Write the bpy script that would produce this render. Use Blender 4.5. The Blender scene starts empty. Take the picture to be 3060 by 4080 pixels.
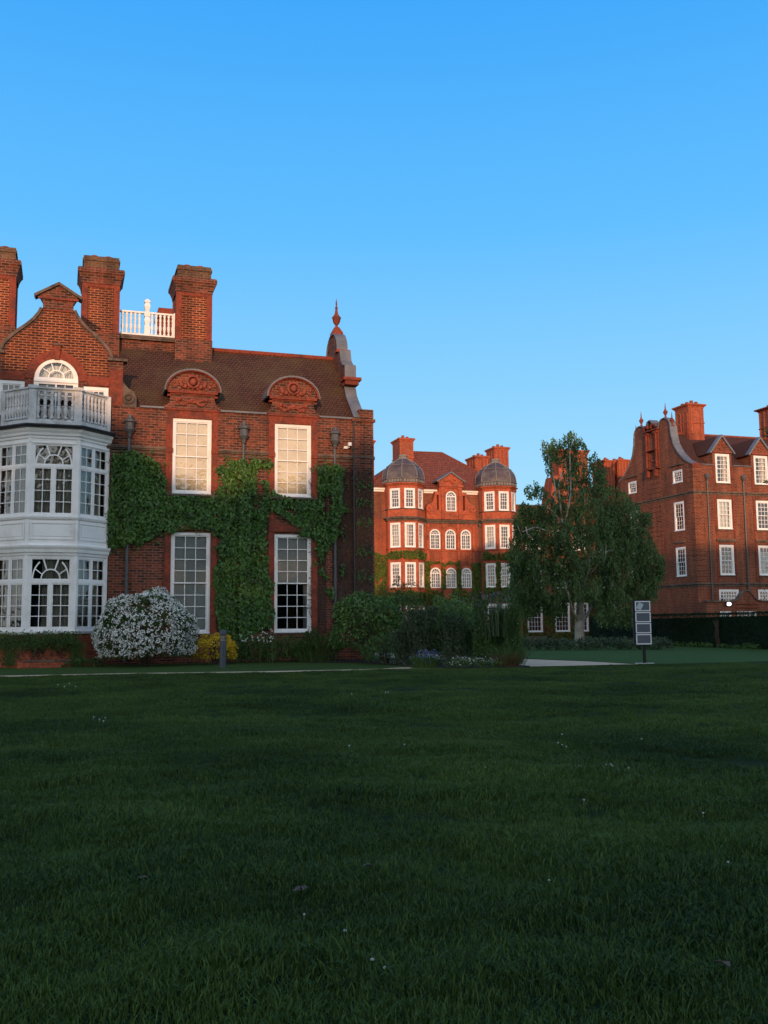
import bpy, bmesh, math, random
from mathutils import Vector, Matrix
from mathutils.geometry import tessellate_polygon
random.seed(7)
R_ = math.radians
sc = bpy.context.scene
C = sc.collection
# ------------------------------------------------------------------ camera
F_PX, PITCH, ROLL, EYE = 3920.0, R_(6.49), R_(-0.55), 1.45
cd = bpy.data.cameras.new('camera'); cam = bpy.data.objects.new('camera', cd); C.objects.link(cam)
cd.sensor_fit = 'VERTICAL'; cd.sensor_height = 36; cd.lens = 36 * F_PX / 4080
cd.clip_start = 0.1; cd.clip_end = 4000
cam.matrix_world = Matrix.Translation((0, 0, EYE)) @ Matrix.Rotation(R_(-18), 4, 'Z') @ \
    Matrix.Rotation(R_(90) + PITCH, 4, 'X') @ Matrix.Rotation(ROLL, 4, 'Z')
sc.camera = cam
# ------------------------------------------------------------------ sky and sun
NISH = 1.0
SUN_EL, SUN_AZ = R_(6.0), R_(16)      # low evening sun, behind the camera, turned to the left of -Y
w = bpy.data.worlds.new('World'); sc.world = w; w.use_nodes = True
wn = w.node_tree; bg = wn.nodes['Background']
sky = wn.nodes.new('ShaderNodeTexSky'); sky.sky_type = 'NISHITA'; sky.sun_disc = False
sky.sun_elevation = SUN_EL; sky.sun_rotation = R_(180) + SUN_AZ
sky.air_density = 1.0; sky.dust_density = 0.3; sky.ozone_density = 3.0; sky.altitude = 0
bg.inputs['Strength'].default_value = 0.15
# clear evening sky: deep blue overhead paling to the horizon, the Nishita glow taking over on the sunset side
tc = wn.nodes.new('ShaderNodeTexCoord'); sx = wn.nodes.new('ShaderNodeSeparateXYZ'); wn.links.new(tc.outputs['Generated'], sx.inputs[0])
rp = wn.nodes.new('ShaderNodeValToRGB'); wn.links.new(sx.outputs['Z'], rp.inputs[0])
SKYR = [(0.0, (.50, .80, 1.0)), (.12, (.40, .75, 1.0)), (.22, (.28, .66, 1.0)), (.38, (.125, .52, 1.0)), (.56, (.055, .395, .97)), (.75, (.05, .24, .60)), (1.0, (.08, .15, .28))]
while len(rp.color_ramp.elements) < len(SKYR): rp.color_ramp.elements.new(.5)
for e, (p, c) in zip(rp.color_ramp.elements, SKYR): e.position = p; e.color = (*c, 1)
gain = wn.nodes.new('ShaderNodeVectorMath'); gain.operation = 'SCALE'; gain.inputs['Scale'].default_value = 1 / .15; wn.links.new(rp.outputs[0], gain.inputs[0])
dt = wn.nodes.new('ShaderNodeVectorMath'); dt.operation = 'DOT_PRODUCT'; dt.inputs[1].default_value = (-math.sin(SUN_AZ), -math.cos(SUN_AZ), 0); wn.links.new(tc.outputs['Generated'], dt.inputs[0])
mr = wn.nodes.new('ShaderNodeMapRange'); mr.interpolation_type = 'SMOOTHSTEP'; mr.inputs['From Min'].default_value = -.25; mr.inputs['From Max'].default_value = .65; mr.inputs['To Max'].default_value = 1.0
wn.links.new(dt.outputs['Value'], mr.inputs['Value'])
ng = wn.nodes.new('ShaderNodeVectorMath'); ng.operation = 'SCALE'; ng.inputs['Scale'].default_value = NISH; wn.links.new(sky.outputs[0], ng.inputs[0])
mxw = wn.nodes.new('ShaderNodeMix'); mxw.data_type = 'RGBA'; rq = wn.nodes.new('ShaderNodeValToRGB'); wn.links.new(sx.outputs['Z'], rq.inputs[0])
GLOW = [(0.0, (.84, .72, .64)), (.15, (.75, .74, .74)), (.4, (.60, .66, .74)), (.7, (.36, .42, .52)), (1.0, (.08, .13, .24))]
while len(rq.color_ramp.elements) < len(GLOW): rq.color_ramp.elements.new(.5)
for e, (p, c) in zip(rq.color_ramp.elements, GLOW): e.position = p; e.color = (*c, 1)
g2 = wn.nodes.new('ShaderNodeVectorMath'); g2.operation = 'SCALE'; g2.inputs['Scale'].default_value = 2.25 / .15; wn.links.new(rq.outputs[0], g2.inputs[0])
mx2 = wn.nodes.new('ShaderNodeMix'); mx2.data_type = 'RGBA'; mx2.inputs[0].default_value = .75; wn.links.new(ng.outputs[0], mx2.inputs[6]); wn.links.new(g2.outputs[0], mx2.inputs[7])
wn.links.new(mr.outputs[0], mxw.inputs[0]); wn.links.new(gain.outputs[0], mxw.inputs[6]); wn.links.new(mx2.outputs[2], mxw.inputs[7])
wn.links.new(mxw.outputs[2], bg.inputs['Color'])
sd = bpy.data.lights.new('sun', 'SUN'); sun = bpy.data.objects.new('sun', sd); C.objects.link(sun)
sd.energy = 3.7; sd.angle = R_(0.6); sd.color = (1.0, 0.56, 0.30)
sdir = Vector((-math.sin(SUN_AZ) * math.cos(SUN_EL), -math.cos(SUN_AZ) * math.cos(SUN_EL), math.sin(SUN_EL)))
sun.rotation_euler = sdir.to_track_quat('Z', 'Y').to_euler()
sun.location = sdir * 60
sc.view_settings.view_transform = 'Standard'; sc.view_settings.look = 'None'
sc.view_settings.exposure = 0.0; sc.view_settings.gamma = 1.0

# ------------------------------------------------------------------ measuring helpers (survey points on real planes)
_a = R_(72)
_fw = Vector((math.cos(_a) * math.cos(PITCH), math.sin(_a) * math.cos(PITCH), math.sin(PITCH)))
_rt = Vector((math.sin(_a), -math.cos(_a), 0)); _up = _rt.cross(_fw)
_c, _s = math.cos(ROLL), math.sin(ROLL)
_R = _rt * _c + _up * _s; _U = _up * _c - _rt * _s
def _ray(x, y): return _fw * F_PX + _R * (x - 1530) + _U * (2040 - y)
def FY(p, Y0):                      # -> x, z on the plane y = Y0
    d = _ray(*p); t = Y0 / d.y; return d.x * t, EYE + d.z * t
def FX(p, X0):                      # -> y, z on the plane x = X0
    d = _ray(*p); t = X0 / d.x; return d.y * t, EYE + d.z * t
def GR(p, z=0.0):
    d = _ray(*p); t = (z - EYE) / d.z; return d.x * t, d.y * t
def Z1(x, y): return x / 2.074, 900 + y / 2.074
def Z2(x, y): return x / 2.011, 1600 + y / 2.011
def Z3(x, y): return 700 + x / 2.074, 1200 + y / 2.074
def Z4(x, y): return 700 + x / 2.074, 1800 + y / 2.074
def Z5(x, y): return 1450 + x / 2.552, 1700 + y / 2.552
def Q1(x, y): return 2500 + x / 2.9625, 1600 + y / 2.9625
def Q2(x, y): return 2500 + x / 2.9625, 1900 + y / 2.9625
def Q7(x, y): return 2000 + x / 2.28, 1680 + y / 2.28

# ------------------------------------------------------------------ mesh building
class MB:
    def __init__(s): s.v = []; s.f = []; s.smooth = False
    def add(s, vs, fs):
        n = len(s.v); s.v += [tuple(p) for p in vs]; s.f += [tuple(i + n for i in f) for f in fs]
    def box(s, x0, x1, y0, y1, z0, z1):
        s.add([(x0,y0,z0),(x1,y0,z0),(x1,y1,z0),(x0,y1,z0),(x0,y0,z1),(x1,y0,z1),(x1,y1,z1),(x0,y1,z1)],
              [(0,3,2,1),(4,5,6,7),(0,1,5,4),(1,2,6,5),(2,3,7,6),(3,0,4,7)])
    def build(s, name, mat, parent=None, bevel=0):
        me = bpy.data.meshes.new(name); me.from_pydata(s.v, [], s.f); me.update()
        o = bpy.data.objects.new(name, me); C.objects.link(o)
        if mat: me.materials.append(mat)
        if parent: o.parent = parent
        if s.smooth:
            me.polygons.foreach_set('use_smooth', [True] * len(me.polygons)); me.update()
        if bevel:
            b = o.modifiers.new('b', 'BEVEL'); b.width = bevel; b.segments = 1; b.limit_method = 'ANGLE'
        return o
def tag(o, label=None, cat=None, group=None, kind=None):
    if label: o['label'] = label
    if cat: o['category'] = cat
    if group: o['group'] = group
    if kind: o['kind'] = kind
    return o
def thing(name, label, cat, loc=(0, 0, 0), rz=0, group=None):
    o = bpy.data.objects.new(name, None); C.objects.link(o); o.location = loc; o.rotation_euler = (0, 0, rz)
    o.empty_display_size = 0.3
    return tag(o, label, cat, group)
def keep(o, root):                 # parent geometry given in world coordinates to a thing standing at root.location
    o.matrix_parent_inverse = Matrix.Translation(-Vector(root.location)); return o

class Fr:                          # a wall frame: u runs left to right seen from outside, v is up, w goes into the wall
    def __init__(s, ox, oy, dx, dy):
        l = math.hypot(dx, dy); s.o = (ox, oy); s.d = (dx / l, dy / l); s.n = (-dy / l, dx / l)
    def p(s, u, v, w=0.0):
        return (s.o[0] + u * s.d[0] + w * s.n[0], s.o[1] + u * s.d[1] + w * s.n[1], v)
def fbox(mb, fr, u0, u1, v0, v1, w0, w1):
    P = fr.p
    mb.add([P(u0,v0,w0),P(u1,v0,w0),P(u1,v0,w1),P(u0,v0,w1),P(u0,v1,w0),P(u1,v1,w0),P(u1,v1,w1),P(u0,v1,w1)],
           [(0,3,2,1),(4,5,6,7),(0,1,5,4),(1,2,6,5),(2,3,7,6),(3,0,4,7)])
def area(p): return sum(p[i][0] * p[(i+1) % len(p)][1] - p[(i+1) % len(p)][0] * p[i][1] for i in range(len(p))) / 2
def panel(mb, fr, outer, holes=(), w0=0.0, w1=0.3, back=True):
    """wall slab with an outline and openings of any shape"""
    loops = [outer if area(outer) > 0 else outer[::-1]] + [h[::-1] if area(h) > 0 else list(h) for h in holes]
    flat = [q for l in loops for q in l]
    tris = tessellate_polygon([[Vector((q[0], q[1], 0)) for q in l] for l in loops])
    n = len(flat)
    vs = [fr.p(u, v, w0) for u, v in flat] + [fr.p(u, v, w1) for u, v in flat]
    fs = []
    for a, b, c in tris:
        (x0, y0), (x1, y1), (x2, y2) = flat[a], flat[b], flat[c]
        if (x1-x0)*(y2-y0) - (x2-x0)*(y1-y0) < 0: a, b, c = a, c, b
        fs.append((a, b, c))
        if back: fs.append((a + n, c + n, b + n))
    i = 0
    for l in loops:
        m = len(l)
        for k in range(m):
            a, b = i + k, i + (k + 1) % m
            fs.append((a, a + n, b + n, b))
        i += m
    mb.add(vs, fs)
def rect(u0, u1, v0, v1): return [(u0, v0), (u1, v0), (u1, v1), (u0, v1)]
def archpoly(u0, u1, v0, vs, rise=None, n=14):     # opening with a round head, springing at vs
    c, r = (u0 + u1) / 2, (u1 - u0) / 2; rise = rise or r
    return [(u0, v0), (u1, v0)] + [(c + r * math.cos(math.pi * k / n), vs + rise * math.sin(math.pi * k / n)) for k in range(n + 1)]
def arcband(mb, fr, c, vs, r0, r1, a0, a1, w0, w1, n=14, ky=1.0):
    o = [(c + r1 * math.cos(a0 + (a1 - a0) * k / n), vs + ky * r1 * math.sin(a0 + (a1 - a0) * k / n)) for k in range(n + 1)]
    i = [(c + r0 * math.cos(a0 + (a1 - a0) * k / n), vs + ky * r0 * math.sin(a0 + (a1 - a0) * k / n)) for k in range(n + 1)]
    panel(mb, fr, o + i[::-1], (), w0, w1)
def strip2(mb, fr, p, q, th, w0, w1):              # a bar between two wall points
    d = Vector((q[0]-p[0], q[1]-p[1])).normalized(); n = Vector((-d.y, d.x)) * th / 2
    panel(mb, fr, [(p[0]-n.x, p[1]-n.y), (q[0]-n.x, q[1]-n.y), (q[0]+n.x, q[1]+n.y), (p[0]+n.x, p[1]+n.y)], (), w0, w1)
def sweep(mb, plan, prof, closed=False):           # profile (out, z) swept along a plan polyline, mitred, outward = right of travel
    n = len(plan); rings = []
    for i in range(n):
        a = plan[i - 1] if (i > 0 or closed) else None
        b = plan[(i + 1) % n] if (i < n - 1 or closed) else None
        p = Vector(plan[i])
        ds = []
        if a is not None: ds.append((p - Vector(a)).normalized())
        if b is not None: ds.append((Vector(b) - p).normalized())
        ns = [Vector((d.y, -d.x)) for d in ds]
        m = sum(ns, Vector((0, 0))).normalized(); k = 1 / max(.3, m.dot(ns[0]))
        rings.append([(p.x + m.x * o * k, p.y + m.y * o * k, z) for o, z in prof])
    vs = [q for r in rings for q in r]; L = len(prof); fs = []
    for i in range(n if closed else n - 1):
        j = (i + 1) % n
        for k in range(L - 1):
            fs.append((i*L + k, j*L + k, j*L + k + 1, i*L + k + 1))
    if not closed:
        fs.append(tuple(range(L - 1, -1, -1))); fs.append(tuple((n - 1) * L + k for k in range(L)))
    mb.add(vs, fs)
def loft(mb, cx, cy, n, rot, prof, cap=True):      # n-sided body of revolution (r, z)
    vs = []; fs = []
    for r, z in prof:
        for k in range(n):
            t = rot + 2 * math.pi * k / n; vs.append((cx + r * math.cos(t), cy + r * math.sin(t), z))
    for i in range(len(prof) - 1):
        for k in range(n):
            a, b = i * n + k, i * n + (k + 1) % n
            fs.append((a, b, b + n, a + n))
    if cap:
        fs.append(tuple(range(n - 1, -1, -1))); fs.append(tuple((len(prof) - 1) * n + k for k in range(n)))
    mb.add(vs, fs)
def tube(mb, pts, rad, n=5):
    pts = [Vector(p) for p in pts]; m = len(pts); vs = []; fs = []
    for i, p in enumerate(pts):
        d = (pts[min(i + 1, m - 1)] - pts[max(i - 1, 0)]).normalized()
        a = d.cross(Vector((0.31, 0.17, 0.93)) if abs(d.z) < .9 else Vector((1, 0, 0))).normalized(); b = d.cross(a)
        r = rad[i] if isinstance(rad, (list, tuple)) else rad
        for k in range(n):
            t = 2 * math.pi * k / n; vs.append(tuple(p + a * (r * math.cos(t)) + b * (r * math.sin(t))))
    for i in range(m - 1):
        for k in range(n):
            q, s2 = i * n + k, i * n + (k + 1) % n
            fs.append((q, s2, s2 + n, q + n))
    fs.append(tuple(range(n - 1, -1, -1))); fs.append(tuple((m - 1) * n + k for k in range(n)))
    mb.add(vs, fs)

# ------------------------------------------------------------------ materials
def newmat(name):
    m = bpy.data.materials.new(name); m.use_nodes = True; t = m.node_tree
    return m, t, t.nodes['Principled BSDF']
def N(t, ty, **kw):
    n = t.nodes.new(ty)
    for k, v in kw.items():
        if k in n.inputs: n.inputs[k].default_value = v
        else: setattr(n, k, v)
    return n
def wallcoords(t):       # (distance along the wall, height): works for walls and roof slopes facing any way
    g = N(t, 'ShaderNodeNewGeometry'); sn = N(t, 'ShaderNodeSeparateXYZ'); sp = N(t, 'ShaderNodeSeparateXYZ')
    t.links.new(g.outputs['True Normal'], sn.inputs[0]); t.links.new(g.outputs['Position'], sp.inputs[0])
    neg = N(t, 'ShaderNodeMath', operation='MULTIPLY'); neg.inputs[1].default_value = -1; t.links.new(sn.outputs['Y'], neg.inputs[0])
    tv = N(t, 'ShaderNodeCombineXYZ'); t.links.new(neg.outputs[0], tv.inputs[0]); t.links.new(sn.outputs['X'], tv.inputs[1])
    nm = N(t, 'ShaderNodeVectorMath', operation='NORMALIZE'); t.links.new(tv.outputs[0], nm.inputs[0])
    dt = N(t, 'ShaderNodeVectorMath', operation='DOT_PRODUCT'); t.links.new(nm.outputs[0], dt.inputs[0]); t.links.new(g.outputs['Position'], dt.inputs[1])
    cb = N(t, 'ShaderNodeCombineXYZ'); t.links.new(dt.outputs['Value'], cb.inputs[0]); t.links.new(sp.outputs['Z'], cb.inputs[1])
    return cb, g
def mixc(t, a, b, fac, mode='MIX'):
    m = N(t, 'ShaderNodeMix', data_type='RGBA', blend_type=mode)
    for s, v in ((6, a), (7, b), (0, fac)):
        if hasattr(v, 'links') or isinstance(v, bpy.types.NodeSocket): t.links.new(v, m.inputs[s])
        else: m.inputs[s].default_value = v if s == 0 else (*v, 1)
    return m.outputs[2]
def ramp(t, src, p0, p1, c0=(0, 0, 0), c1=(1, 1, 1)):
    r = N(t, 'ShaderNodeValToRGB'); r.color_ramp.elements[0].position = p0; r.color_ramp.elements[1].position = p1
    r.color_ramp.elements[0].color = (*c0, 1); r.color_ramp.elements[1].color = (*c1, 1)
    t.links.new(src, r.inputs[0]); return r.outputs[0]
def brick(name, c1, c2, mortar, bias=-.1, stain=(.05, .035, .03), stain_amt=.5, bw=.29, bh=.10, mort=.016, soot=0.0):
    m, t, b = newmat(name); cb, g = wallcoords(t)
    br = N(t, 'ShaderNodeTexBrick'); br.inputs['Scale'].default_value = 1; br.inputs['Brick Width'].default_value = bw
    br.inputs['Row Height'].default_value = bh; br.inputs['Mortar Size'].default_value = mort; br.inputs['Bias'].default_value = bias
    br.inputs['Mortar Smooth'].default_value = .2
    br.inputs['Color1'].default_value = (*c1, 1); br.inputs['Color2'].default_value = (*c2, 1); br.inputs['Mortar'].default_value = (*mortar, 1)
    t.links.new(cb.outputs[0], br.inputs['Vector'])
    n1 = N(t, 'ShaderNodeTexNoise', Scale=.55, Detail=8.0, Roughness=.62); t.links.new(g.outputs['Position'], n1.inputs['Vector'])
    f = ramp(t, n1.outputs[0], .48, .78)
    fm = N(t, 'ShaderNodeMath', operation='MULTIPLY'); fm.inputs[1].default_value = stain_amt; t.links.new(f, fm.inputs[0])
    col = mixc(t, br.outputs['Color'], stain, fm.outputs[0])
    n2 = N(t, 'ShaderNodeTexNoise', Scale=9.0, Detail=3.0); t.links.new(cb.outputs[0], n2.inputs['Vector'])
    v = ramp(t, n2.outputs[0], .3, .7, (.72, .72, .72), (1.18, 1.18, 1.18))
    col = mixc(t, col, v, 1.0, 'MULTIPLY')
    mp = N(t, 'ShaderNodeMapping'); mp.inputs['Scale'].default_value = (1.6, .22, 1); t.links.new(cb.outputs[0], mp.inputs[0])     # rain streaks and patchy repairs
    n3 = N(t, 'ShaderNodeTexNoise', Scale=1.0, Detail=6.0, Roughness=.65); t.links.new(mp.outputs[0], n3.inputs['Vector'])
    v3 = ramp(t, n3.outputs[0], .34, .66, (.62, .60, .60), (1.16, 1.12, 1.10)); col = mixc(t, col, v3, 1.0, 'MULTIPLY')
    t.links.new(col, b.inputs['Base Color']); b.inputs['Roughness'].default_value = .9
    bp = N(t, 'ShaderNodeBump', Strength=.5, Distance=.012); t.links.new(br.outputs['Fac'], bp.inputs['Height']); bp.invert = True
    t.links.new(bp.outputs[0], b.inputs['Normal'])
    b.inputs['Specular IOR Level'].default_value = .2
    return m
def plain(name, c, rough=.7, var=.25, scale=6.0, metal=0, stain=None, samt=.6, sscale=1.2, spec=.4, bump=0.0):
    m, t, b = newmat(name); g = N(t, 'ShaderNodeNewGeometry')
    n = N(t, 'ShaderNodeTexNoise', Scale=scale, Detail=6.0, Roughness=.6); t.links.new(g.outputs['Position'], n.inputs['Vector'])
    col = ramp(t, n.outputs[0], .3, .7, tuple(x * (1 - var) for x in c), tuple(min(1, x * (1 + var)) for x in c))
    if stain:
        n2 = N(t, 'ShaderNodeTexNoise', Scale=sscale, Detail=8.0, Roughness=.65); t.links.new(g.outputs['Position'], n2.inputs['Vector'])
        f = ramp(t, n2.outputs[0], .48, .7); fm = N(t, 'ShaderNodeMath', operation='MULTIPLY'); fm.inputs[1].default_value = samt
        t.links.new(f, fm.inputs[0]); col = mixc(t, col, stain, fm.outputs[0])
    t.links.new(col, b.inputs['Base Color']); b.inputs['Roughness'].default_value = rough; b.inputs['Metallic'].default_value = metal
    b.inputs['Specular IOR Level'].default_value = spec
    if bump:
        bp = N(t, 'ShaderNodeBump', Strength=.6, Distance=bump); t.links.new(n.outputs[0], bp.inputs['Height']); t.links.new(bp.outputs[0], b.inputs['Normal'])
    return m
def leafmat(name, c0, c1, rough=.5, trans=.25, spec=.3, nscale=1.3, rw=.55, nw=1.0):
    m, t, b = newmat(name); g = N(t, 'ShaderNodeNewGeometry')
    n = N(t, 'ShaderNodeTexNoise', Scale=nscale, Detail=4.0); t.links.new(g.outputs['Position'], n.inputs['Vector'])
    ad = N(t, 'ShaderNodeMath', operation='MULTIPLY_ADD'); ad.inputs[1].default_value = rw; t.links.new(g.outputs['Random Per Island'], ad.inputs[0])
    t.links.new(n.outputs[0], ad.inputs[2])
    col = ramp(t, ad.outputs[0], .4, 1.0, c0, c1)
    t.links.new(col, b.inputs['Base Color']); b.inputs['Roughness'].default_value = rough; b.inputs['Specular IOR Level'].default_value = spec
    if trans:
        tr = N(t, 'ShaderNodeBsdfTranslucent'); t.links.new(col, tr.inputs[0]); mx = N(t, 'ShaderNodeMixShader'); mx.inputs[0].default_value = trans
        t.links.new(b.outputs[0], mx.inputs[1]); t.links.new(tr.outputs[0], mx.inputs[2]); t.links.new(mx.outputs[0], t.nodes['Material Output'].inputs[0])
    return m
def glassmat(name, tint=(.9, .95, .95), wob=.012):
    m, t, b = newmat(name); t.nodes.remove(b)
    tr = N(t, 'ShaderNodeBsdfTransparent'); tr.inputs[0].default_value = (*tint, 1)
    gl = N(t, 'ShaderNodeBsdfGlossy'); gl.inputs['Roughness'].default_value = .02
    g = N(t, 'ShaderNodeNewGeometry'); n = N(t, 'ShaderNodeTexNoise', Scale=2.2, Detail=2.0); t.links.new(g.outputs['Position'], n.inputs['Vector'])
    bp = N(t, 'ShaderNodeBump', Strength=1.0, Distance=wob); t.links.new(n.outputs[0], bp.inputs['Height']); t.links.new(bp.outputs[0], gl.inputs['Normal'])
    lw = N(t, 'ShaderNodeFresnel', IOR=2.0); mx = N(t, 'ShaderNodeMixShader')
    t.links.new(lw.outputs[0], mx.inputs[0]); t.links.new(tr.outputs[0], mx.inputs[1]); t.links.new(gl.outputs[0], mx.inputs[2])
    t.links.new(mx.outputs[0], t.nodes['Material Output'].inputs[0]); return m
M = {}
M['brick'] = brick('red_brick', (.25, .062, .034), (.060, .028, .023), (.22, .115, .075), bias=.12)
M['brick_dark'] = brick('dark_diaper_brick', (.21, .046, .024), (.050, .018, .014), (.38, .14, .065), bias=.3, stain_amt=.2, mort=.020)
M['brick_far'] = brick('orange_brick', (.41, .092, .042), (.25, .058, .030), (.32, .12, .07), bias=-.2, stain_amt=.35)
M['brick_hall'] = brick('brown_red_brick', (.26, .066, .034), (.13, .038, .024), (.27, .12, .07), bias=0, stain_amt=.45, bh=.125, mort=.028, bw=.36)
M['rubbed'] = plain('rubbed_red_brick', (.215, .050, .029), .85, .32, 9.0, stain=(.05, .03, .024), samt=.8, sscale=1.6, spec=.15)
M['rubbed_far'] = plain('rubbed_orange_brick', (.39, .092, .044), .85, .28, 5.0, stain=(.10, .045, .03), samt=.75, sscale=1.0, spec=.2)
M['soot'] = brick('sooty_brick', (.17, .085, .045), (.08, .045, .03), (.17, .12, .08), bias=0, stain_amt=.4)
M['stone'] = plain('weathered_moulding', (.13, .095, .075), .9, .4, 3.0, stain=(.03, .028, .025), samt=.8, sscale=2.0, spec=.2)
M['white'] = plain('white_paint', (.80, .79, .76), .45, .03, 2.0, stain=(.55, .53, .48), samt=.5, sscale=1.7)
M['oldwhite'] = plain('worn_white_paint', (.52, .53, .53), .6, .10, 4.0, stain=(.25, .24, .20), samt=.75, sscale=2.4)
M['lead'] = plain('lead_sheet', (.12, .13, .15), .5, .25, 2.0, metal=0, stain=(.22, .22, .22), samt=.5, sscale=1.3)
M['palelead'] = plain('pale_lead', (.19, .17, .15), .6, .2, 3.0)
M['dome'] = plain('weathered_lead', (.075, .058, .062), .55, .3, 1.3, stain=(.22, .18, .14), samt=.7, sscale=.9)
M['iron'] = plain('grey_painted_iron', (.075, .08, .085), .5, .15)
M['black'] = plain('black_gutter_paint', (.018, .019, .022), .4, .2)
M['terracotta'] = plain('terracotta', (.24, .055, .030), .8, .25, 4.0, stain=(.10, .04, .03), samt=.5)
M['blind'] = plain('cream_blind', (.68, .62, .52), .9, .10, 2.0, spec=.1)
M['greyblind'] = plain('grey_blind', (.70, .71, .70), .9, .06, 1.0, spec=.1)
M['curtain'] = plain('lined_curtain', (.55, .51, .43), .95, .1, 3.0, spec=.1)
M['bluecurtain'] = plain('dark_blue_curtain', (.03, .05, .10), .95, .1, 3.0, spec=.1)
M['dark'] = plain('dim_room', (.03, .028, .026), .95, .1, spec=.1)
M['glass'] = glassmat('old_window_glass')
def tiles(name, c1, c2, gap, bh=.11, moss=0.25):
    m, t, b = newmat(name); cb, g = wallcoords(t)
    br = N(t, 'ShaderNodeTexBrick'); br.inputs['Scale'].default_value = 1; br.inputs['Brick Width'].default_value = .17
    br.inputs['Row Height'].default_value = bh; br.inputs['Mortar Size'].default_value = .016; br.inputs['Bias'].default_value = 0
    br.inputs['Color1'].default_value = (*c1, 1); br.inputs['Color2'].default_value = (*c2, 1); br.inputs['Mortar'].default_value = (*gap, 1)
    t.links.new(cb.outputs[0], br.inputs['Vector'])
    n1 = N(t, 'ShaderNodeTexNoise', Scale=.5, Detail=8.0, Roughness=.7); t.links.new(g.outputs['Position'], n1.inputs['Vector'])
    f = ramp(t, n1.outputs[0], .44, .68); fm = N(t, 'ShaderNodeMath', operation='MULTIPLY'); fm.inputs[1].default_value = moss; t.links.new(f, fm.inputs[0])
    col = mixc(t, br.outputs['Color'], (.10, .075, .03), fm.outputs[0])
    t.links.new(col, b.inputs['Base Color']); b.inputs['Roughness'].default_value = .85; b.inputs['Specular IOR Level'].default_value = .25
    bp = N(t, 'ShaderNodeBump', Strength=.8, Distance=.02); t.links.new(br.outputs['Fac'], bp.inputs['Height']); bp.invert = True
    t.links.new(bp.outputs[0], b.inputs['Normal']); return m
M['tile'] = tiles('brown_roof_tile', (.105, .042, .026), (.070, .030, .021), (.022, .012, .010), moss=.55)
M['tile_red'] = tiles('red_roof_tile', (.27, .075, .045), (.17, .048, .034), (.06, .022, .018), bh=.22, moss=.15)
M['tile_hall'] = tiles('dark_red_roof_tile', (.12, .042, .028), (.085, .033, .023), (.035, .016, .013), bh=.1, moss=.1)
# ================================================================== GROUND
def lawnmat(name, c0, c1, c2, scale=9.0):
    m, t, b = newmat(name); g = N(t, 'ShaderNodeNewGeometry')
    n = N(t, 'ShaderNodeTexNoise', Scale=.6, Detail=6.0, Roughness=.6); t.links.new(g.outputs['Position'], n.inputs['Vector'])
    n2 = N(t, 'ShaderNodeTexNoise', Scale=scale, Detail=8.0, Roughness=.75); t.links.new(g.outputs['Position'], n2.inputs['Vector'])
    a = ramp(t, n.outputs[0], .35, .68, c0, c1); d = ramp(t, n2.outputs[0], .35, .7); col = mixc(t, a, c2, d)
    t.links.new(col, b.inputs['Base Color']); b.inputs['Roughness'].default_value = .95; b.inputs['Specular IOR Level'].default_value = .1
    bp = N(t, 'ShaderNodeBump', Strength=1.0, Distance=.05); t.links.new(n2.outputs[0], bp.inputs['Height']); t.links.new(bp.outputs[0], b.inputs['Normal'])
    return m
M['lawn'] = lawnmat('mown_lawn', (.050, .092, .022), (.070, .120, .030), (.036, .066, .017), 14)
M['lawn_far'] = lawnmat('smooth_mown_lawn', (.062, .115, .030), (.080, .14, .036), (.048, .092, .024), 20)
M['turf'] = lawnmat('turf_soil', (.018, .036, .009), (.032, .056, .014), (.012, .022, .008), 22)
M['path'] = plain('pale_gravel', (.60, .44, .30), .95, .25, 40, stain=(.38, .28, .19), samt=.5, sscale=2, spec=.1, bump=.01)
M['soil'] = plain('dark_bed_soil', (.020, .015, .010), .95, .4, 12, bump=.03)
def gz(x, y):                      # the ground falls away gently towards the far buildings
    return 0.0 if y < 56 else -0.8 * min(1, (y - 56) / 22.0)
def sheet(name, poly, z, mat, kind='structure', edge=.04):
    tr = tessellate_polygon([[Vector((p[0], p[1], 0)) for p in poly]]); mb = MB(); n = len(poly)
    vs = [(p[0], p[1], z + gz(*p)) for p in poly] + [(p[0], p[1], z + gz(*p) - edge) for p in poly]; fs = []
    for a, b, c in tr:
        q = [poly[a], poly[b], poly[c]]
        fs.append((a, b, c) if area(q) > 0 else (a, c, b))
    for i in range(n):
        j = (i + 1) % n; fs.append((i, i + n, j + n, j))
    mb.add(vs, fs); return tag(mb.build(name, mat), kind=kind)
g = MB(); ys = [-400, -60, 0, 30, 56, 60, 64, 68, 72, 78, 120, 300, 900]; xs = [-900, -200, 0, 60, 200, 900]
for j, y in enumerate(ys):
    for i, x in enumerate(xs): g.v.append((x, y, gz(x, y) - .06))
for j in range(len(ys) - 1):
    for i in range(len(xs) - 1):
        a = j * len(xs) + i; g.f.append((a, a + 1, a + 1 + len(xs), a + len(xs)))
tag(g.build('ground', M['lawn']), kind='structure')
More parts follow.
